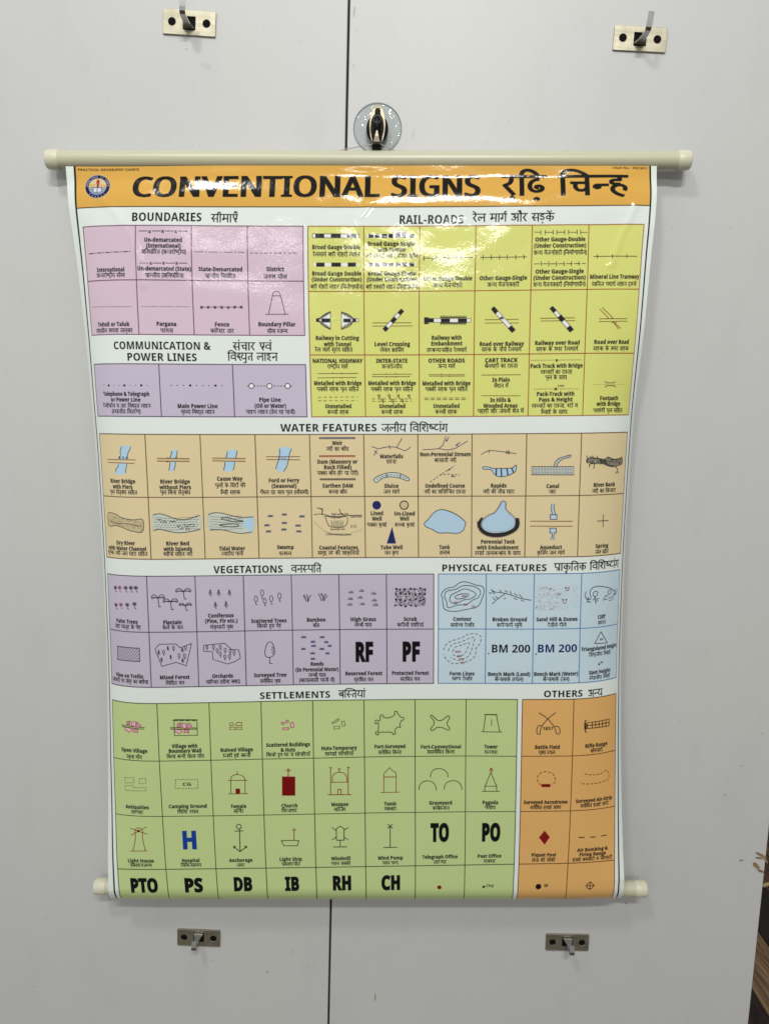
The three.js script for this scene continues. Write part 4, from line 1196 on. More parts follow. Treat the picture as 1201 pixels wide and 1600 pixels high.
function fit(text, u0, u1, v, cap, font = 'bold 20px sans-serif', color = ink, weight = 0) {    // capitals of height cap centred on v, stretched between u0 and u1
  g.save(); g.font = font; g.textBaseline = 'alphabetic'; const w = g.measureText(text).width; g.translate(u0, v + cap / 2); g.scale((u1 - u0) / w, cap / 14.28);
  g.fillStyle = g.strokeStyle = color; g.fillText(text, 0, 0); if (weight) { g.lineWidth = weight; g.lineJoin = 'miter'; g.strokeText(text, 0, 0); } g.restore();
}
function lines(n, close) { g.beginPath(); g.moveTo(n[0], n[1]); for (let i = 2; i < n.length; i += 2) g.lineTo(n[i], n[i + 1]); if (close) g.closePath(); }
function smooth(n, close) {
  const P = []; for (let i = 0; i < n.length; i += 2) P.push([n[i], n[i + 1]]); const m = P.length, q = (i) => (close ? P[(i + m) % m] : P[Math.min(Math.max(i, 0), m - 1)]);
  g.beginPath(); g.moveTo(...P[0]); for (let i = 0; i < (close ? m : m - 1); i++) { const a = q(i - 1), b = q(i), c = q(i + 1), d = q(i + 2); g.bezierCurveTo(b[0] + (c[0] - a[0]) / 6, b[1] + (c[1] - a[1]) / 6, c[0] - (d[0] - b[0]) / 6, c[1] - (d[1] - b[1]) / 6, c[0], c[1]); }
  if (close) g.closePath();
}
const pen = (color, w) => { g.strokeStyle = color; g.lineWidth = w * 1.1; g.lineCap = 'butt'; g.lineJoin = 'round'; };
const seg = (...n) => { lines(n); g.stroke(); };
const dots = rng(404);
const DRAW = {
  c: (a) => { ink = a[0]; },
  L: (a) => { pen(a[0], +a[1]); lines(a.slice(2).map(Number)); g.stroke(); },
  S: (a) => { pen(a[0], +a[1]); smooth(a.slice(2).map(Number)); g.stroke(); },
  GS: (a) => { pen(a[0], +a[1]); smooth(a.slice(2).map(Number), true); g.stroke(); },
  DS: (a) => { pen(a[0], +a[1]); g.setLineDash([5, 3]); smooth(a.slice(2).map(Number)); g.stroke(); g.setLineDash([]); },
  F: (a) => { lines(a.slice(3).map(Number), true); if (a[1] !== 'none') { g.fillStyle = a[1]; g.fill(); } pen(a[0], +a[2]); g.stroke(); },
  G: (a) => { smooth(a.slice(2).map(Number), true); g.fillStyle = a[0]; g.fill(); if (+a[1]) { pen('#26262c', +a[1]); g.stroke(); } },
  D: (a) => { pen(a[0], +a[1]); g.setLineDash(a[2].split(',').map(Number)); lines(a.slice(3).map(Number)); g.stroke(); g.setLineDash([]); },
  DF: (a) => { pen('#3c4024', 0.9); g.setLineDash([2.6, 2]); lines(a.map(Number), true); g.stroke(); g.setLineDash([]); },
  J: (a) => { const n = a.map(Number); pen('#222', 2.6); smooth(n); g.stroke(); pen('#222', 5); g.setLineDash([1.3, 1.7]); smooth(n); g.stroke(); g.setLineDash([]); },
  Z: (a) => { const [x0, y0, x1, y1, s] = a.map(Number), n = Math.max(4, Math.round(Math.hypot(x1 - x0, y1 - y0) / 2.6)); g.fillStyle = '#222'; for (let i = 0; i < n; i++) { const t = (i + 0.5) / n, x = x0 + (x1 - x0) * t, y = y0 + (y1 - y0) * t; g.beginPath(); g.moveTo(x - 0.9, y); g.lineTo(x + 0.9, y); g.lineTo(x, y + s * 3.6); g.fill(); } },
  V: (a) => { const [x0, x1, v] = a.slice(0, 3).map(Number); g.fillStyle = a[3]; g.fillRect(x0, v - 0.5, x1 - x0, 1.2); const n = 22; for (let i = 0; i < n; i++) { const x = x0 + ((x1 - x0) * (i + 0.5)) / n; g.beginPath(); g.moveTo(x - 1.25, v); g.lineTo(x + 1.25, v); g.lineTo(x, v + 3.4); g.fill(); } },
  T: (a) => fit(a.slice(3).join(' '), +a[0], +a[1], +a[2], a[3] === 'x' || a[3] === '^' ? 5 : 6.5, undefined, ink, 0.85),
  Q: (a) => fit(a.slice(3).join(' '), +a[0], +a[1], +a[2], a[3] === 'CG' || a[3] === '1857' || a[3] === 'M' ? 6 : a[3] === 'Chy' ? 4.6 : 3.6),
  QR: (a) => fit(a[3], +a[0], +a[1], +a[2], 3.8, undefined, '#8a3a2c'),
  H: (a) => hindi(g, a.slice(3).join(' '), +a[0], +a[1], +a[2] - 2.6, 6.2, ink, 12.5),
  HH: (a) => hindi(g, a.slice(3).join(' '), +a[0], +a[1], +a[2] - 5.4, 12.4, ink, 11.5),
  HT: (a) => fit(a.slice(4).join(' '), +a[0], +a[1], +a[2], +a[3] * 0.98),
  BG: (a) => { const [u0, u1, v0, v1] = a.slice(0, 4).map(Number); fit(a[4], u0 + 1, u1 - 1, (v0 + v1) / 2, v1 - v0 - 1.5, undefined, '#121214', 1.6); },
  BB: (a) => fit(a[4], +a[0], +a[1], (+a[2] + +a[3]) / 2, a[3] - a[2], undefined, a[5], 0.9),
  BM: (a) => fit(a[4] + ' ' + a[5], +a[0], +a[1], (+a[2] + +a[3]) / 2, a[3] - a[2], undefined, a[6]),
  B: (a) => { g.fillStyle = '#222222'; g.fillRect(+a[0], +a[2], a[1] - a[0], a[3] - a[2]); },
  C: (a) => { g.beginPath(); g.arc(+a[0], +a[1], +a[2], 0, 7); if (a[3] !== 'none') { g.fillStyle = a[3]; g.fill(); } if (a[4]) { pen(a[4], +a[5]); g.stroke(); } },
  K: (a) => { g.beginPath(); g.arc(+a[0], +a[1], +a[2], 0, 7); g.fillStyle = ink; g.fill(); },
  O: (a) => { const [x, y] = a.map(Number); pen('#3a2c18', 0.9); g.beginPath(); g.arc(x, y - 1.2, 1.7, 0, 7); g.stroke(); seg(x + 1, y, x + 1, y + 3.4, x + 2.4, y + 3.4); },
  I: (a) => { const [x, y, w, h] = a.map(Number); pen('#3c4468', 0.9); g.fillStyle = '#4c5474'; seg(x - w / 2, y + 1.6, x + w / 2, y + 1.6); for (const s of [-0.24, 0.1]) { g.beginPath(); g.ellipse(x + w * s, y + 0.2, w * 0.17, 1.7, -0.5, 0, 7); g.fill(); } seg(x + w * 0.2, y + 1.4, x + w * 0.42, y - 1.4); },
  Y: (a) => { const [x0, x1, y0, y1] = a.slice(0, 4).map(Number), n = +a[4]; g.fillStyle = '#5d523c'; for (let i = 0; i < n * 2; i++) { const t = dots(), x = x0 + (x1 - x0) * t, s = dots(), y = y0 + 1 + (y1 - y0) * (0.36 * t) + (y1 - y0) * 0.6 * s; g.fillRect(x, y, 0.7, 0.7); } },
  U: (a) => { const [x0, x1, y0, y1] = a.map(Number); pen('#30323a', 0.7); for (let r = 0; r < 6; r++) { const p = (t) => y0 + (y1 - y0) * (0.06 + r * 0.16) + Math.sin(t * 4.6 + 0.2) * 1.6 + t * 2.4 - 1; for (let k = 0; k < 15; k++) { const t = (k + (r % 2) * 0.5 + 0.15) / 15.6; seg(x0 + (x1 - x0) * t, p(t), x0 + (x1 - x0) * (t + 0.036), p(t + 0.036)); } } },
  W2: (a) => { const [x0, x1, y0, y1] = a.map(Number); pen('#2f3034', 0.7); for (let i = 0; i < 26; i++) { const x = x0 + (x1 - x0) * (0.02 + i / 27), d = (y1 - y0) * Math.sin((i / 25) * 3.1) * (0.22 + 0.2 * dots()); seg(x, y0 - 1, x - 0.6, y0 - 1 + Math.max(2, d * 0.7)); } for (let r = 0; r < 5; r++) for (let k = 0; k < 6; k++) { const x = x0 + (x1 - x0) * (0.28 + k * 0.09 + dots() * 0.03), y = y0 + (y1 - y0) * (0.42 + r * 0.12); seg(x, y, x + 2.6, y - 0.5); } },
  X: (a) => { const [x0, x1, y0, y1] = a.map(Number); pen('#2a2823', 0.7); for (let i = 0; i < 60; i++) { const t = dots(), x = x0 + (x1 - x0) * t, y = y0 + (y1 - y0) * (0.18 + 0.5 * dots()); seg(x, y, x + 1.2 - dots() * 2, y + 1.2 + dots() * 2.6); } },
  XH: (a) => { const [x0, x1, y0, y1] = a.map(Number); g.save(); g.beginPath(); g.rect(x0, y0, x1 - x0, y1 - y0); g.clip(); pen('#26222c', 0.5); for (let i = -8; i < 16; i++) { seg(x0 + i * 5.2, y0, x0 + i * 5.2 + 21, y1); seg(x0 + i * 5.2 + 21, y0, x0 + i * 5.2, y1); } g.restore(); },
  PT: (a) => { const [x, y, h] = a.slice(0, 3).map(Number); pen(a[3] ? '#7a4452' : '#3a323c', 0.9); seg(x + 1, y + h * 0.5, x, y - h * 0.1); seg(x + 1, y + h * 0.5, x + 3.4, y + h * 0.46); for (const [p, q] of [[-4, -2.4], [-3.2, -5], [0.4, -6], [3.4, -5], [4.4, -2], [-3.4, 0.6], [3.2, 0.8]]) seg(x, y - h * 0.14, x + p * 0.55, y - h * 0.14 + q * 0.75, x + p, y - h * 0.14 + q * 0.6); },
  PL: (a) => { const [x, y, w, h] = a.map(Number), t = y - h * 0.78; pen('#24202a', 1); seg(x + w * 0.06, y, x, t + 1); seg(x + w * 0.04, y, x + w * 0.22, y); for (const s of [-1, 1]) { smooth([x, t + 2, x + s * w * 0.22, t - h * 0.16, x + s * w * 0.47, t - h * 0.1, x + s * w * 0.5, t + h * 0.14, x + s * w * 0.26, t + h * 0.03, x, t + 2]); g.stroke(); seg(x, t + 2, x + s * w * 0.46, t + h * 0.02); } },
  CF: (a) => { const [x, y, w, h] = a.slice(0, 4).map(Number); pen(a[4] ? '#8a2a20' : '#24202a', 0.8); seg(x, y - h / 2, x, y + h / 2); seg(x, y + h / 2, x + w * 0.3, y + h / 2); for (const [v, s] of [[-0.34, 0.26], [-0.1, 0.38], [0.14, 0.5]]) seg(x - w * s, y + h * (v + 0.12), x, y + h * (v - 0.06), x + w * s, y + h * (v + 0.12)); },
  TR: (a) => { const [x, y, w, h] = a.map(Number); pen('#24202a', 0.85); g.beginPath(); g.ellipse(x, y - h * 0.16, w * 0.42, h * 0.34, 0, 0, 7); g.stroke(); seg(x - w * 0.05, y + h * 0.16, x - w * 0.05, y + h * 0.48, x + w * 0.36, y + h * 0.48); },
  GR: (a) => { const [x, y, w] = a.map(Number); pen('#34344a', 0.6); seg(x - w / 2, y + 1.7, x + w / 2, y + 1.9); for (const [p, q, r] of [[-0.36, -0.46, 0.2], [-0.2, -0.24, 0.42], [-0.06, -0.04, 0.5], [0.1, 0.16, 0.5], [0.2, 0.3, 0.36], [0.34, 0.44, 0.2]]) seg(x + p * w, y + 1.6, x + q * w, y + 1.6 - r * w * 0.9); },
  SC: (a) => { const [x0, x1, y0, y1] = a.map(Number); g.fillStyle = '#1c1a20'; for (let i = 0; i < 640; i++) { const x = x0 + (x1 - x0) * dots(), y = y0 + (y1 - y0) * dots(); g.fillRect(x, y, 0.9, 0.9); } for (let i = 0; i < 26; i++) { const x = x0 + (x1 - x0) * ((i % 7) / 6.4 + 0.03 + (dots() - 0.5) * 0.06), y = y0 + (y1 - y0) * (Math.floor(i / 7) / 3.2 + 0.05 + (dots() - 0.5) * 0.1); g.beginPath(); g.arc(x, y, 1.7, 0, 7); g.fill(); } },
  SD: (a) => { const [x0, x1, y0, y1] = a.map(Number); for (let i = 0; i < 620; i++) { const t = dots(), s = dots(), x = x0 + (x1 - x0) * t, y = y0 + (y1 - y0) * s, e = Math.hypot((t - 0.22) / 0.3, (s - 0.6) / 0.46); if (e > 1 && dots() < 0.52) continue; g.fillStyle = e < 1 ? '#7a4440' : '#7c7a80'; if (Math.abs(e - 0.9) < 0.14 || e < 0.5) { pen('#7a4440', 0.5); seg(x, y, x + (t - 0.22) * 5, y + (s - 0.6) * 5); } else g.fillRect(x, y, 0.6, 0.6); } },
};
{
  g.fillStyle = PAPER; g.fillRect(0, 0, chartCanvas.width, 2044);
  g.setTransform(K, 0, 0, K, -U0 * K, 0);
  g.fillStyle = 'rgb(220, 171, 80)'; g.fillRect(0, -5, 912, 72.2);
  g.strokeStyle = '#2c2118'; g.lineWidth = 1.4; seg(0, 67.2, 912, 67.2);
  g.strokeStyle = '#141414'; g.lineWidth = 2.6; seg(0, -5, 0, V1); seg(912, -5, 912, V1);
  const ROWS = [879.5, 980, 1081.5, 1182, 1283];
  box(9, 363.4, 97.2, 268, 'rgb(216, 193, 207)', '#5d3650', steps(9, 363.4, 4), [182.5]);
  box(9, 363.4, 314.5, 398.4, 'rgb(200, 189, 208)', '#3c3446', steps(9, 363.4, 3), []);
  box(371, 903, 97.2, 398.4, 'rgb(219, 222, 126)', '#8e4420', steps(371, 903, 6), [198.5, 299]);
  box(9, 903, 427, 632, 'rgb(225, 207, 162)', '#4d2c18', steps(9, 903, 10), [529.4]);
  box(9, 571.1, 660.4, 850, 'rgb(197, 188, 205)', '#302b3c', steps(9, 571.1, 7), [755.2]);
  box(579, 903, 660.4, 850, 'rgb(198, 218, 227)', '#3468a0', steps(579, 903, 4), [755.2]);
  box(9, 716, 878.3, 1283, 'rgb(193, 212, 146)', '#27351a', steps(9, 716, 8), [980, 1081.5, 1182]);
  box(724.5, 903, 878.3, 1283, 'rgb(225, 176, 108)', '#4a2a14', steps(724.5, 903, 2), [980, 1081.5, 1182]);
  ink = '#15130f';
  for (const [t, a, b] of [['CONVENTIONAL', 87, 484.5], ['SIGNS', 499.5, 645.5]]) {   // humanist capitals: stems stout, crossbars thin
    const dx = 1.55; for (let s = -dx; s <= dx + 0.01; s += dx / 6) fit(t, a + dx + s, b - dx + s, 33.4, 33.2, '20px sans-serif', '#14120f', 0.35);
  }
  hindi(g, 'रुढ़ि चिन्ह', 678, 875, 18.6, 32, '#14120f', 14.5);
  fit('PRACTICAL GEOGRAPHY CHARTS', 4, 99, 4.6, 4.4, undefined, '#2c2013'); fit('Chart No. : PGCM11', 852, 908, 4.6, 4.2, undefined, '#2c2013');
  { // publisher's round emblem: navy ring with lettering, a torch and rays over an open book on blue water
    const x = 34.4, y = 33.2, R = 20; g.save(); g.translate(x, y);
    const disc = (r, c) => { g.beginPath(); g.arc(0, 0, r, 0, 7); g.fillStyle = c; g.fill(); };
    disc(R, '#cfc6c0'); disc(R - 0.9, '#14163c'); disc(R - 5.8, '#d8c49a'); g.save(); g.beginPath(); g.arc(0, 0, R - 6, 0, 7); g.clip();
    g.fillStyle = '#7a8fb6'; g.fillRect(-R, 0.6, 2 * R, R); g.fillStyle = '#b4c0d6'; for (let i = 0; i < 4; i++) g.fillRect(-R, 2.2 + i * 2.6, 2 * R, 0.8);
    g.fillStyle = '#d29a3c'; for (const a of [-2.75, -2.3, -0.85, -0.4]) { g.beginPath(); g.moveTo(0, -5); g.lineTo(Math.cos(a) * -17, -5 - Math.sin(a) * 10); g.lineTo(Math.cos(a + 0.22) * -17, -5 - Math.sin(a + 0.22) * 10); g.fill(); } g.restore();
    g.fillStyle = '#a8432a'; g.beginPath(); g.ellipse(0.2, -8, 2.6, 4.4, 0, 0, 7); g.fill(); g.fillStyle = '#5a3a34'; g.fillRect(-1.2, -4, 2.8, 5);
    g.fillStyle = '#d4dade'; g.strokeStyle = '#5b4656'; g.lineWidth = 0.8; for (const s of [-1, 1]) { g.beginPath(); g.moveTo(0, 2.4); g.lineTo(s * 6.4, 1.4); g.lineTo(s * 6.4, 9); g.lineTo(0, 10); g.closePath(); g.fill(); g.stroke(); }
    g.fillStyle = '#b9bcc9'; g.font = 'bold 4px sans-serif'; g.textAlign = 'center';
    const ring = (t, a0, a1, r, flip) => [...t].forEach((ch, i) => { const a = a0 + ((a1 - a0) * i) / (t.length - 1); g.save(); g.rotate(a); g.translate(0, flip ? r : -r); g.fillText(ch, 0, 0); g.restore(); });
    ring('KNOWLEDGE IS POWER', -1.5, 1.5, R - 4.4, false); ring('KANEII', 0.75, -0.75, R - 1.8, true);
    g.restore(); g.textAlign = 'start';
  }
  for (const line of ART.trim().split('\n')) { const a = line.trim().split(' '); DRAW[a[0]](a.slice(1)); }
  ink = '#101012'; [['Police Station', 1], ['Dak Bungalow', 2], ['Inspection Bungalow', 3], ['Rest House', 4], ['Circuit House', 5]].forEach(([t, i]) => fit(t, 9 + 88.4 * i + 14, 9 + 88.4 * i + 74, 1267, 6.2));
  fit('Post & Telegraph Office', 13, 93, 1267, 6.2);
}
const chartMap = new THREE.CanvasTexture(chartCanvas); chartMap.colorSpace = THREE.SRGBColorSpace; chartMap.anisotropy = 16;

// ---- the hanging sheet: how far each point lies along the rod and down from it (metres), and how far it stands off the panel
const GRID_U = [-13, 0, 25, 55, 98, 180, 300, 460, 620, 740, 815, 860, 890, 912, 925], GRID_V = [0, 25, 50, 75, 100, 150, 200, 270, 350, 430, 530, 640, 750, 850, 950, 1040, 1130, 1180, 1222];
const SHEET_ACROSS = [
[-0.3574,-0.3458,-0.3251,-0.3018,-0.2694,-0.2085,-0.1196,-0.0001,0.1198,0.2097,0.2658,0.2995,0.3219,0.3385,0.3485],
[-0.3569,-0.3458,-0.3257,-0.3024,-0.2698,-0.2084,-0.1190,0.0003,0.1198,0.2098,0.2663,0.3003,0.3229,0.3391,0.3485],
[-0.3558,-0.3454,-0.3261,-0.3033,-0.2709,-0.2094,-0.1197,-0.0002,0.1195,0.2098,0.2666,0.3007,0.3231,0.3389,0.3477],
[-0.3547,-0.3449,-0.3264,-0.3041,-0.2719,-0.2105,-0.1206,-0.0007,0.1193,0.2098,0.2668,0.3007,0.3229,0.3382,0.3466],
[-0.3535,-0.3443,-0.3265,-0.3047,-0.2727,-0.2112,-0.1211,-0.0009,0.1192,0.2099,0.2669,0.3007,0.3225,0.3374,0.3454],
[-0.3513,-0.3431,-0.3265,-0.3053,-0.2736,-0.2120,-0.1214,-0.0011,0.1192,0.2100,0.2670,0.3004,0.3216,0.3358,0.3432],
[-0.3495,-0.3420,-0.3262,-0.3053,-0.2737,-0.2119,-0.1212,-0.0009,0.1191,0.2100,0.2669,0.3001,0.3210,0.3346,0.3415],
[-0.3472,-0.3405,-0.3253,-0.3047,-0.2730,-0.2111,-0.1203,-0.0004,0.1192,0.2099,0.2667,0.2998,0.3203,0.3334,0.3398],
[-0.3448,-0.3386,-0.3239,-0.3034,-0.2717,-0.2097,-0.1191,0.0004,0.1196,0.2099,0.2665,0.2993,0.3196,0.3322,0.3382],
[-0.3424,-0.3366,-0.3223,-0.3020,-0.2704,-0.2083,-0.1178,0.0014,0.1201,0.2100,0.2663,0.2988,0.3188,0.3311,0.3368],
[-0.3400,-0.3344,-0.3206,-0.3006,-0.2690,-0.2069,-0.1165,0.0025,0.1210,0.2104,0.2661,0.2983,0.3178,0.3297,0.3352],
[-0.3381,-0.3328,-0.3193,-0.2994,-0.2679,-0.2057,-0.1153,0.0036,0.1219,0.2109,0.2661,0.2978,0.3169,0.3284,0.3337],
[-0.3372,-0.3321,-0.3186,-0.2986,-0.2670,-0.2048,-0.1144,0.0045,0.1226,0.2113,0.2663,0.2978,0.3166,0.3280,0.3333],
[-0.3374,-0.3322,-0.3183,-0.2980,-0.2662,-0.2041,-0.1138,0.0050,0.1230,0.2117,0.2668,0.2982,0.3171,0.3287,0.3341],
[-0.3380,-0.3325,-0.3180,-0.2971,-0.2652,-0.2033,-0.1132,0.0056,0.1234,0.2120,0.2671,0.2987,0.3179,0.3299,0.3357],
[-0.3387,-0.3325,-0.3172,-0.2959,-0.2639,-0.2023,-0.1125,0.0062,0.1239,0.2122,0.2670,0.2987,0.3184,0.3311,0.3375],
[-0.3392,-0.3321,-0.3158,-0.2940,-0.2621,-0.2009,-0.1116,0.0069,0.1245,0.2121,0.2663,0.2980,0.3183,0.3320,0.3393],
[-0.3394,-0.3314,-0.3144,-0.2925,-0.2607,-0.1997,-0.1108,0.0073,0.1246,0.2118,0.2656,0.2974,0.3180,0.3324,0.3404],
[-0.3394,-0.3304,-0.3125,-0.2905,-0.2588,-0.1983,-0.1099,0.0077,0.1245,0.2112,0.2648,0.2966,0.3176,0.3327,0.3414]];
const SHEET_DOWN = [
[0.0020,0.0022,0.0024,0.0023,0.0021,0.0014,0.0005,-0.0002,-0.0003,-0.0002,-0.0000,0.0002,0.0005,0.0009,0.0012],
[0.0206,0.0203,0.0201,0.0200,0.0199,0.0196,0.0191,0.0187,0.0183,0.0181,0.0179,0.0177,0.0179,0.0182,0.0187],
[0.0390,0.0385,0.0380,0.0377,0.0376,0.0375,0.0374,0.0373,0.0367,0.0362,0.0358,0.0355,0.0355,0.0359,0.0363],
[0.0573,0.0566,0.0560,0.0557,0.0556,0.0556,0.0557,0.0558,0.0552,0.0544,0.0538,0.0535,0.0535,0.0538,0.0542],
[0.0756,0.0749,0.0741,0.0739,0.0738,0.0739,0.0742,0.0744,0.0737,0.0727,0.0721,0.0717,0.0717,0.0719,0.0723],
[0.1124,0.1116,0.1109,0.1107,0.1107,0.1110,0.1115,0.1117,0.1109,0.1097,0.1090,0.1087,0.1086,0.1087,0.1089],
[0.1494,0.1486,0.1480,0.1478,0.1479,0.1484,0.1489,0.1491,0.1483,0.1470,0.1463,0.1459,0.1458,0.1458,0.1459],
[0.2015,0.2009,0.2005,0.2004,0.2005,0.2010,0.2014,0.2014,0.2007,0.1996,0.1988,0.1985,0.1983,0.1982,0.1981],
[0.2616,0.2612,0.2609,0.2609,0.2610,0.2613,0.2614,0.2612,0.2606,0.2597,0.2590,0.2586,0.2584,0.2582,0.2581],
[0.3220,0.3218,0.3216,0.3216,0.3217,0.3218,0.3216,0.3211,0.3205,0.3197,0.3191,0.3186,0.3184,0.3183,0.3182],
[0.3977,0.3977,0.3976,0.3977,0.3977,0.3975,0.3967,0.3958,0.3952,0.3947,0.3940,0.3935,0.3933,0.3932,0.3932],
[0.4809,0.4811,0.4813,0.4813,0.4813,0.4807,0.4793,0.4780,0.4774,0.4770,0.4764,0.4757,0.4753,0.4754,0.4756],
[0.5643,0.5645,0.5649,0.5651,0.5649,0.5639,0.5619,0.5601,0.5594,0.5592,0.5585,0.5578,0.5573,0.5575,0.5579],
[0.6402,0.6405,0.6410,0.6412,0.6409,0.6395,0.6372,0.6350,0.6339,0.6337,0.6332,0.6324,0.6319,0.6322,0.6328],
[0.7159,0.7162,0.7166,0.7168,0.7164,0.7150,0.7125,0.7099,0.7084,0.7080,0.7075,0.7068,0.7064,0.7067,0.7073],
[0.7835,0.7837,0.7840,0.7840,0.7836,0.7823,0.7801,0.7774,0.7752,0.7744,0.7738,0.7732,0.7729,0.7731,0.7736],
[0.8506,0.8505,0.8503,0.8502,0.8497,0.8486,0.8467,0.8441,0.8415,0.8400,0.8391,0.8384,0.8380,0.8379,0.8382],
[0.8875,0.8870,0.8865,0.8862,0.8856,0.8845,0.8828,0.8803,0.8777,0.8758,0.8745,0.8735,0.8729,0.8725,0.8724],
[0.9181,0.9173,0.9163,0.9156,0.9148,0.9136,0.9119,0.9097,0.9073,0.9050,0.9031,0.9017,0.9006,0.8997,0.8990]];

function hermite(xs, ys) {                                     // smooth curve through unevenly spaced points
  const n = xs.length, m = ys.map((_, i) => { if (i === 0) return (ys[1] - ys[0]) / (xs[1] - xs[0]); if (i === n - 1) return (ys[i] - ys[i - 1]) / (xs[i] - xs[i - 1]); const a = xs[i] - xs[i - 1], b = xs[i + 1] - xs[i]; return ((ys[i] - ys[i - 1]) / a * b + (ys[i + 1] - ys[i]) / b * a) / (a + b); });
  return (x) => { x = Math.min(Math.max(x, xs[0]), xs[n - 1]); let i = 0; while (i < n - 2 && x > xs[i + 1]) i++; const h = xs[i + 1] - xs[i], t = (x - xs[i]) / h, t2 = t * t, t3 = t2 * t; return (2 * t3 - 3 * t2 + 1) * ys[i] + (t3 - 2 * t2 + t) * h * m[i] + (3 * t2 - 2 * t3) * ys[i + 1] + (t3 - t2) * h * m[i + 1]; };
}
const acrossRows = SHEET_ACROSS.map((r) => hermite(GRID_U, r)), downRows = SHEET_DOWN.map((r) => hermite(GRID_U, r));
const standOff = hermite([0, 10, 22, 27, 33, 40, 46, 58, 75, 95, 130, 400, 800, 1100, 1222], [0.0274, 0.0281, 0.0291, 0.02997, 0.03116, 0.03256, 0.0335, 0.0348, 0.0358, 0.0365, 0.0374, 0.043, 0.0515, 0.0585, 0.0615]);
const curlLeft = hermite([0, 70, 180, 300, 630, 880, 1080, 1180, 1250], [0, 0.005, 0.012, 0.017, 0.018, 0.016, 0.009, 0.0035, 0]), curlRight = hermite([0, 130, 260, 330, 400, 480, 640, 880, 980, 1080, 1180, 1250], [0, 0, 0.005, 0.012, 0.019, 0.022, 0.022, 0.021, 0.018, 0.013, 0.006, 0]);
const w1 = lattice(91, 64), w2 = lattice(92, 64), w3 = lattice(93, 64), step01 = (a, b, x) => THREE.MathUtils.smoothstep(x, a, b);
const CREASES = [[[38, 52], [66, 78], [88, 112], [102, 150], [108, 190]], [[888, 66], [874, 98], [862, 128], [852, 160]], [[470, 60], [452, 84], [466, 112], [500, 120]]];
function crease(u, v) {                                        // soft folds left by handling
  if (v > 240) return 0; let z = 0;
  for (const c of CREASES) { let d = 1e9; for (let i = 0; i < c.length - 1; i++) { const [ax, ay] = c[i], [bx, by] = c[i + 1], t = Math.min(1, Math.max(0, ((u - ax) * (bx - ax) + (v - ay) * (by - ay)) / ((bx - ax) ** 2 + (by - ay) ** 2))); d = Math.min(d, Math.hypot(u - ax - (bx - ax) * t, v - ay - (by - ay) * t)); } z += 0.0009 * Math.exp(-((d / 6) ** 2)); }
  return z;
}
function ripple(u, v) {                                        // shallow waves of the laminated paper, strongest under the rod
  const fade = step01(0, 14, v) * (1 - step01(1120, 1215, v)), top = 1 - step01(60, 330, v);
  return fade * (crease(u, v) + (w1(u / 120 + 3, v / 90) - 0.5) * (0.0012 + 0.0016 * top) + (w2(u / 46 + 9, v / 34 + 5) - 0.5) * (0.00018 + 0.0007 * top) + (w3(u / 17, v / 13) - 0.5) * (0.00002 + 0.00013 * top));
}
const ORIGIN = new THREE.Vector3(-0.035012, 0.279382, 0), ALONG = new THREE.Vector3(0.9996568, 0.026197, 0), DOWN = new THREE.Vector3(0.026197, -0.9996568, 0);
function sheetPoint(u, v, out) {
  const vv = Math.min(v, TURN), across = hermiteAt(acrossRows, u, vv), down = hermiteAt(downRows, u, vv);
  const au = Math.max(0, (110 - u) / 110) ** 2.6, bu = Math.max(0, (u - 795) / 117) ** 2.4;
  let z = standOff(vv) - curlLeft(vv) * au - curlRight(vv) * bu + ripple(u, vv), d = down;
  const turn = TURN + (0.944 - 0.0035 * (u - U0) / (U1 - U0) - ROLL - hermiteAt(downRows, u, TURN)) / UNIT;   // where the paper starts round the roll
  if (v > TURN) d += (Math.min(v, turn) - TURN) * UNIT;
  if (v > turn) { const a = ((v - turn) * UNIT) / ROLL, r = ROLL - Math.max(0, a - 1.3) * 0.0035; d += r * Math.sin(a); z -= ROLL - r * Math.cos(a) ; }
  return out.copy(ORIGIN).addScaledVector(ALONG, across).addScaledVector(DOWN, d).setZ(z);
}
const rowTable = new Map();
function hermiteAt(rows, u, v) { let col = rowTable.get(rows); if (!col || col.u !== u) { col = { u, f: hermite(GRID_V, rows.map((r) => r(u))) }; rowTable.set(rows, col); } return col.f(v); }
function sheetGeometry(nu, nv, back = 0) {
  const P = new Float32Array((nu + 1) * (nv + 1) * 3), T = new Float32Array((nu + 1) * (nv + 1) * 2), I = [], p = new THREE.Vector3();
  for (let i = 0; i <= nu; i++) { const u = U0 + ((U1 - U0) * i) / nu;
    for (let j = 0; j <= nv; j++) { const v = (V1 * j) / nv, k = j * (nu + 1) + i; sheetPoint(u, v, p); p.toArray(P, k * 3); T[k * 2] = i / nu; T[k * 2 + 1] = 1 - j / nv; } }
  for (let j = 0; j < nv; j++) for (let i = 0; i < nu; i++) { const a = j * (nu + 1) + i, b = a + 1, c = a + nu + 1, d = c + 1; if (back) I.push(a, b, c, b, d, c); else I.push(a, c, b, b, c, d); }
  const geo = new THREE.BufferGeometry(); geo.setAttribute('position', new THREE.BufferAttribute(P, 3)); geo.setAttribute('uv', new THREE.BufferAttribute(T, 2)); geo.setIndex(I); geo.computeVertexNormals();
  if (back) { const n = geo.attributes.normal; for (let k = 0; k < P.length; k++) P[k] += n.array[k] * back; }
  return geo;
}
const chart = new THREE.Group(); chart.name = 'wall_chart';
add(chart, 'printed wall chart of map symbols hanging between cream rods on the panels', 'wall chart');
const peel = (() => { const a = lattice(61, 128), b = lattice(62, 128), c = lattice(63, 256); const t = dataMap(512, 512, (x, y) => { const v = 255 * (0.5 * a(x / 8, y / 8) + 0.32 * b(x / 4 + 7, y / 4) + 0.18 * c(x / 2, y / 2)); return [v, v, v]; }, false); t.repeat.set(4, 5.7); return t; })();
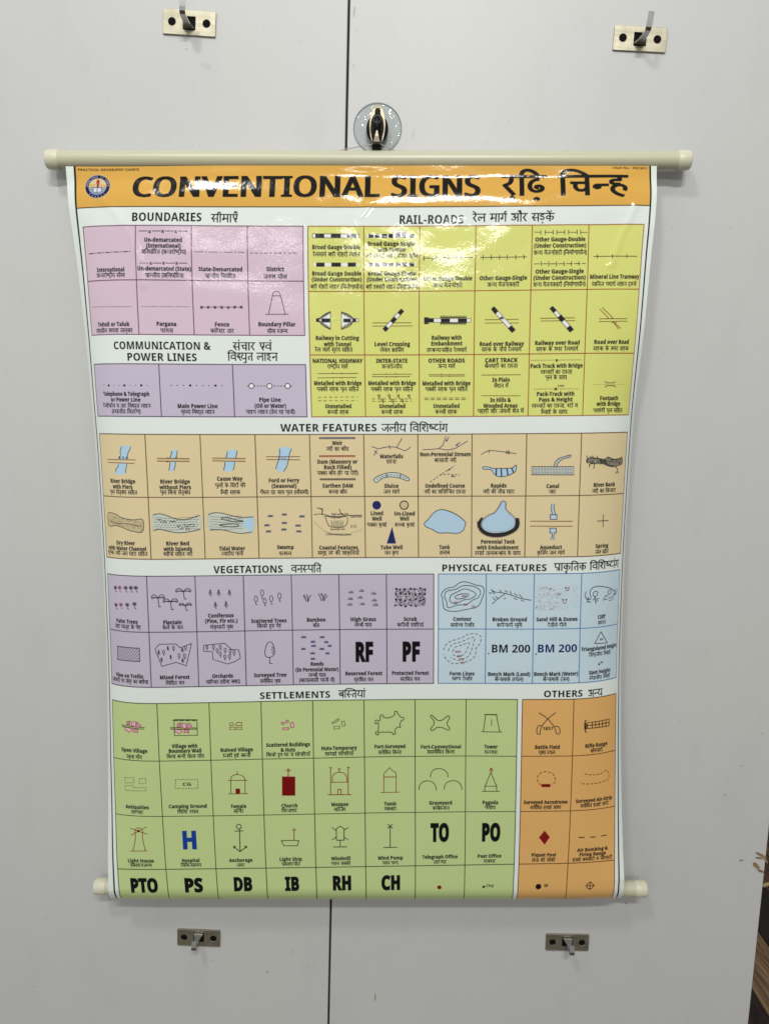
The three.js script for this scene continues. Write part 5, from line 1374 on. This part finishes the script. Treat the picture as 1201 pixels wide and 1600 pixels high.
mesh('printed_sheet', sheetGeometry(300, 460), new THREE.MeshPhysicalMaterial({ map: chartMap, roughness: 0.1, bumpMap: peel, bumpScale: 0.00007, specularIntensity: 0.55 }), chart);
mesh('backing_sheet', sheetGeometry(100, 180, 0.0004), new THREE.MeshStandardMaterial({ color: 0xd4d2cc, roughness: 0.8 }), chart);

// ---- rods
const cream = new THREE.MeshPhysicalMaterial({ color: new THREE.Color(0.57, 0.56, 0.40), roughness: 0.32 }), capCream = new THREE.MeshPhysicalMaterial({ color: new THREE.Color(0.68, 0.665, 0.50), roughness: 0.36 });
function rod(name, a, b, down, z, r, capR, capL) {             // a..b along the rod, end caps outermost
  const body = mesh(name, new THREE.CylinderGeometry(r, r, b - a - capL, 40, 1, true), cream, chart);
  body.position.copy(ORIGIN).addScaledVector(ALONG, (a + b) / 2).addScaledVector(DOWN, down).setZ(z);
  body.rotation.z = Math.PI / 2 + 0.0262;
  const prof = [[r - 0.0005, 0], [capR, 0.0006], [capR + 0.0001, capL * 0.5], [capR - 0.0002, capL - 0.003], [capR - 0.0009, capL - 0.001], [capR - 0.0028, capL - 0.0002], [0, capL]].map(([x, y]) => new THREE.Vector2(x, y));
  for (const s of [-1, 1]) { const c = mesh('end_cap', new THREE.LatheGeometry(prof, 40), capCream, body); c.position.y = -s * ((b - a) / 2 - capL); if (s > 0) c.rotation.x = Math.PI; }
  return body;
}
rod('top_rod', -0.3815, 0.3885, -0.0072, 0.0212, 0.0103, 0.0114, 0.0165);
rod('bottom_roller', -0.3679, 0.3796, 0.9312, 0.031, 0.0104, 0.011, 0.0165);
// ---- cord from the hook to the rod
{
  const hookPt = new THREE.Vector3(-0.0202, 0.3035, 0.0275), pts = (e) => new THREE.CatmullRomCurve3(e, false, 'centripetal');
  const l = new THREE.TubeGeometry(pts([new THREE.Vector3(-0.17, 0.2745, 0.0105), new THREE.Vector3(-0.11, 0.289, 0.0115), new THREE.Vector3(-0.064, 0.2975, 0.0195), hookPt.clone().add(new THREE.Vector3(-0.006, -0.0004, -0.001)), hookPt, hookPt.clone().add(new THREE.Vector3(0.005, -0.0006, -0.002)), new THREE.Vector3(-0.0006, 0.2985, 0.0195), new THREE.Vector3(0.02, 0.288, 0.0112), new THREE.Vector3(0.05, 0.28, 0.0105)]), 90, 0.00055, 6);
  mesh('hanging_cord', l, new THREE.MeshStandardMaterial({ color: 0xa9a69a, roughness: 0.6 }), chart);
}

// ---------------------------------------------------------------- metal hooks
const roughSteel = (() => { const a = lattice(71, 64), b = lattice(72, 128); return dataMap(256, 256, (x, y) => { const v = 120 + 50 * a(x / 40, y / 3) + 30 * b(x / 2, y / 60); return [v, v, v]; }, false); })();
const plateMap = (() => { const a = lattice(73, 64), b = lattice(74, 64); return dataMap(256, 256, (x, y) => { const v = a(x / 26, y / 26), w = b(x / 3, y / 60); return [152 + v * 18 + w * 6, 148 + v * 17 + w * 6, 128 + v * 18 + w * 5]; }); })();
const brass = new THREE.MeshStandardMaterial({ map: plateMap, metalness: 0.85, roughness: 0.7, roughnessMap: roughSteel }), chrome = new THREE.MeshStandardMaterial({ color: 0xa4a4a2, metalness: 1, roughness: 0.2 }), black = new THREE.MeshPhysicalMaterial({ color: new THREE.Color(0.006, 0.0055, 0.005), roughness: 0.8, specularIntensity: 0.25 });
function strip(sections, thick) {                              // bent metal strip: sections [y, z, width, x = 0]
  const n = sections.length, P = [], I = [], N = [];
  const c = sections.map(([y, z, w, x = 0]) => ({ x, y, z, w }));
  c.forEach((s, i) => { const a = c[Math.max(0, i - 1)], b = c[Math.min(n - 1, i + 1)], ty = b.y - a.y, tz = b.z - a.z, l = Math.hypot(ty, tz); s.ny = -tz / l; s.nz = ty / l; });
  const ring = c.map((s) => [[-1, 1], [1, 1], [1, -1], [-1, -1]].map(([sx, sn]) => [s.x + (sx * s.w) / 2, s.y + (sn * s.ny * thick) / 2, s.z + (sn * s.nz * thick) / 2]));
  const quad = (a, b, d, e) => { const k = P.length / 3; P.push(...a, ...b, ...d, ...e); I.push(k, k + 1, k + 2, k, k + 2, k + 3); };
  for (let i = 0; i < n - 1; i++) for (let q = 0; q < 4; q++) quad(ring[i][q], ring[i][(q + 1) % 4], ring[i + 1][(q + 1) % 4], ring[i + 1][q]);
  quad(...ring[0]); quad(...[...ring[n - 1]].reverse());
  const geo = new THREE.BufferGeometry(); geo.setAttribute('position', new THREE.Float32BufferAttribute(P, 3)); geo.setAttribute('uv', new THREE.Float32BufferAttribute(new Float32Array((P.length / 3) * 2), 2)); geo.setIndex(I); geo.computeVertexNormals(); return geo;
}
function makeHook(name, w, h, up) {
  const root = new THREE.Group(); root.name = name;
  const s = new THREE.Shape(), R = 0.0012; s.moveTo(-w / 2 + R, -h / 2); s.lineTo(w / 2 - R, -h / 2); s.quadraticCurveTo(w / 2, -h / 2, w / 2, -h / 2 + R); s.lineTo(w / 2, h / 2 - R); s.quadraticCurveTo(w / 2, h / 2, w / 2 - R, h / 2); s.lineTo(-w / 2 + R, h / 2); s.quadraticCurveTo(-w / 2, h / 2, -w / 2, h / 2 - R); s.lineTo(-w / 2, -h / 2 + R); s.quadraticCurveTo(-w / 2, -h / 2, -w / 2 + R, -h / 2);
  const q = 0.0078, yo = up ? -0.0006 : 0.0008, sq = new THREE.Path(); sq.moveTo(-q, yo - q); sq.lineTo(-q, yo + q); sq.lineTo(q, yo + q); sq.lineTo(q, yo - q); sq.lineTo(-q, yo - q); s.holes.push(sq);
  for (const x of [-0.0206, 0.0206]) { const c = new THREE.Path(); c.absarc(x, 0, 0.0049, 0, Math.PI * 2, true); s.holes.push(c); }
  const g = new THREE.ExtrudeGeometry(s, { depth: 0.0016, bevelEnabled: true, bevelThickness: 0.0004, bevelSize: 0.0004, bevelSegments: 2, curveSegments: 20 }), uv = g.attributes.uv;
  for (let i = 0; i < uv.count; i++) uv.setXY(i, uv.getX(i) * 14, uv.getY(i) * 14);
  const plate = mesh('plate', g.translate(0, 0, 0.0006), brass, root);
  mesh('slot_shade', new THREE.BoxGeometry(0.0164, 0.0164, 0.0006).translate(0, yo, 0.0005), black, plate);  // black sheet in the opening, painted shade of the cavity behind it
  for (const x of [-0.0206, 0.0206]) { const b = mesh('screw', new THREE.CylinderGeometry(0.0051, 0.0051, 0.0012, 20).rotateX(Math.PI / 2).translate(x, 0, 0.0009), black, root); mesh('screw_slot', new THREE.BoxGeometry(0.0052, 0.0009, 0.0005).rotateZ(0.7).translate(x, 0, 0.00155), black, b); }
  mesh('hook_tongue', strip(up ? [[-0.0066, 0.0012, 0.0132], [-0.0062, 0.006, 0.0118], [-0.0056, 0.012, 0.0078], [-0.005, 0.02, 0.0066], [-0.0044, 0.028, 0.0066], [-0.0036, 0.0316, 0.0066], [-0.001, 0.0334, 0.0066], [0.003, 0.0336, 0.0066], [0.0158, 0.0332, 0.0064]]
    : [[0.007, 0.0012, 0.0132], [0.0064, 0.006, 0.0115], [0.005, 0.012, 0.0072], [0.0034, 0.02, 0.0066], [0.0018, 0.026, 0.0066], [0.0014, 0.0288, 0.0066], [0.003, 0.0303, 0.0066], [0.006, 0.0298, 0.0066], [0.0137, 0.0272, 0.0064]], 0.0016), chrome, root);
  return root;
}
const upHook = makeHook('metal_hook', 0.0624, 0.0272, true), downHook = makeHook('metal_hook_002', 0.0598, 0.0244, false);
const GROUP = 'metal hooks screwed to the panels';
upHook.position.set(-0.2492, 0.4418, 0); upHook.rotation.z = -0.036; add(upHook, 'hook plate above the chart on the left panel, its hook leaving the frame', 'hook', GROUP);
const h1 = upHook.clone(); h1.name = 'metal_hook_001'; h1.position.set(0.2885, 0.4383, 0); h1.rotation.z = -0.022; h1.children.find((c) => c.name === 'hook_tongue').rotation.z = -0.1; add(h1, 'hook plate with upturned bright hook above the chart on the right panel', 'hook', GROUP);
downHook.position.set(-0.2448, -0.7561, 0); downHook.rotation.z = -0.012; add(downHook, 'hook plate with short upturned hook below the chart on the left panel', 'hook', GROUP);
const h3 = downHook.clone(); h3.name = 'metal_hook_003'; h3.position.set(0.2748, -0.7468, 0); h3.rotation.z = 0.014; add(h3, 'hook plate with short upturned hook below the chart on the right panel', 'hook', GROUP);

// ---------------------------------------------------------------- suction cup with hook
{
  const cup = new THREE.Group(); cup.name = 'suction_cup_hook'; cup.position.set(-0.0218, 0.3297, 0.0004); add(cup, 'clear round suction cup with a black knob and small metal hook above the rod', 'suction hook');
  const dome = [[0.0005, 0.0094], [0.008, 0.0092], [0.011, 0.0082], [0.015, 0.0052], [0.022, 0.0029], [0.0287, 0.0012]], prof = []; for (let k = 0; k < 5; k++) for (let q = 0; q < 8; q++) prof.push(new THREE.Vector2(...[0, 1].map((a) => dome[k][a] + ((dome[k + 1][a] - dome[k][a]) * q) / 8))); prof.push(new THREE.Vector2(0.0289, 0.001));
  const lg = new THREE.LatheGeometry(prof, 128).rotateX(Math.PI / 2), rip = lattice(81, 64), p = lg.attributes.position;
  for (let i = 0; i < p.count; i++) { const x = p.getX(i), y = p.getY(i), z = p.getZ(i), r = Math.hypot(x, y); if (r > 0.008) p.setZ(i, z + (rip(x * 150 + 20, y * 150 + 20) - 0.5) * 0.0036 * step01(0.008, 0.013, r) * (1 - step01(0.024, 0.0282, r))); }
  lg.computeVertexNormals();
  const clear = new THREE.MeshPhysicalMaterial({ color: new THREE.Color(0.84, 0.87, 0.88), transmission: 1, thickness: 0, roughness: 0.05, ior: 1.5, specularIntensity: 1 });
  mesh('cup_disc', lg, clear, cup);
  mesh('cup_rim', new THREE.TorusGeometry(0.0289, 0.00045, 8, 96).translate(0, 0, 0.0009), new THREE.MeshPhysicalMaterial({ color: new THREE.Color(0.42, 0.46, 0.47), transmission: 0.5, thickness: 0, roughness: 0.2 }), cup);
  const gloss = new THREE.MeshPhysicalMaterial({ color: new THREE.Color(0.006, 0.006, 0.006), roughness: 0.4, specularIntensity: 0.35 });
  const steel = new THREE.MeshStandardMaterial({ color: 0x746d5a, metalness: 0.85, roughness: 0.34 });
  mesh('hook_bracket', strip([[0.0222, 0.0105, 0.0094], [0.018, 0.0112, 0.0112], [0.008, 0.0118, 0.0176], [0, 0.012, 0.019], [-0.01, 0.0122, 0.0172], [-0.02, 0.013, 0.0126]], 0.0011), steel, cup);
  mesh('cup_neck', new THREE.SphereGeometry(1, 32, 16).scale(0.0132, 0.0172, 0.0026).translate(0, -0.004, 0.0098), gloss, cup);
  mesh('hook_tip', strip([[-0.0275, 0.0292, 0.0078], [-0.025, 0.0304, 0.0074], [-0.019, 0.0309, 0.0044], [-0.0125, 0.0306, 0.0012]], 0.0011), steel, cup);
  mesh('hook_base', strip([[-0.014, 0.0135, 0.0128], [-0.024, 0.0148, 0.012], [-0.0295, 0.019, 0.0112], [-0.031, 0.0235, 0.0106], [-0.0302, 0.0276, 0.01], [-0.0272, 0.0291, 0.0094]], 0.0022), gloss, cup);
  const knob = mesh('knob', new THREE.SphereGeometry(1, 32, 20).scale(0.008, 0.0152, 0.0125).translate(0, -0.0035, 0.0155), gloss, cup);
  mesh('knob_nub', new THREE.CapsuleGeometry(0.0034, 0.004, 8, 16).translate(0.0002, 0.0115, 0.0175), gloss, knob);
  mesh('knob_ring', new THREE.TorusGeometry(0.0042, 0.0006, 10, 28).translate(0, 0.001, 0.0272), new THREE.MeshPhysicalMaterial({ color: new THREE.Color(0.03, 0.03, 0.03), roughness: 0.2 }), knob);
}

// ---------------------------------------------------------------- splinters stuck at the chipped right edge
{
  const r = rng(909), mats = [[0.30, 0.19, 0.09], [0.42, 0.3, 0.16], [0.2, 0.13, 0.07]].map((c) => new THREE.MeshStandardMaterial({ color: new THREE.Color(...c), roughness: 0.8 }));
  const sliver = (L, W) => { const g = new THREE.BoxGeometry(L, W, 0.0012, 5, 2, 1), p = g.attributes.position; for (let i = 0; i < p.count; i++) { const t = Math.abs(p.getX(i)) / (L / 2); p.setY(i, p.getY(i) * (1 - 0.75 * t * t) + (r() - 0.5) * W * 0.25); p.setZ(i, p.getZ(i) + (r() - 0.5) * 0.0005 + t * 0.0006); } g.computeVertexNormals(); return g; };
  const LAB = ['longest brown splinter at the chipped right edge, topmost of the splinters', 'short dark splinter lying just under the longest one', 'thick tan wood chip below the longest splinter, left of the edge', 'small dark splinter lowest of those on the right edge', 'thin pale sliver sticking out past the right edge'];
  [[0.5355, -0.6065, 0.017, 0.0026, -0.45], [0.5325, -0.6105, 0.009, 0.0016, -0.1], [0.53, -0.6225, 0.0125, 0.0048, -0.8], [0.5375, -0.6305, 0.008, 0.0022, -0.3], [0.541, -0.6125, 0.012, 0.0018, -0.9]].forEach(([x, y, L, W, a], i) => {
    const m = mesh('wood_splinter' + (i ? '_00' + i : ''), sliver(L, W), mats[[0, 2, 0, 2, 1][i]]); m.position.set(x, y, 0.0011); m.rotation.set(0, -0.06, a); add(m, LAB[i], 'splinter', 'splinters at the chipped panel edge'); });
  const FL = [[1.21, -1.2, 0.035, 0.012, 0.6], [1.17, -1.06, 0.032, 0.011, 1.1]];
  FL.forEach(([x, z, L, W, a], i) => { const m = mesh('wood_shaving' + (i ? '_001' : ''), sliver(L, W), mats[1]); m.scale.z = 3; m.rotation.set(-Math.PI / 2, 0, a); m.position.set(x, FLOOR + 0.0085, z); add(m, i ? 'pale wood shaving on the dark floor, nearer of the two' : 'pale wood shaving on the dark floor, farther of the two', 'shaving', 'shavings on the floor'); });
}
scene.updateMatrixWorld(true);
renderer.render(scene, camera);
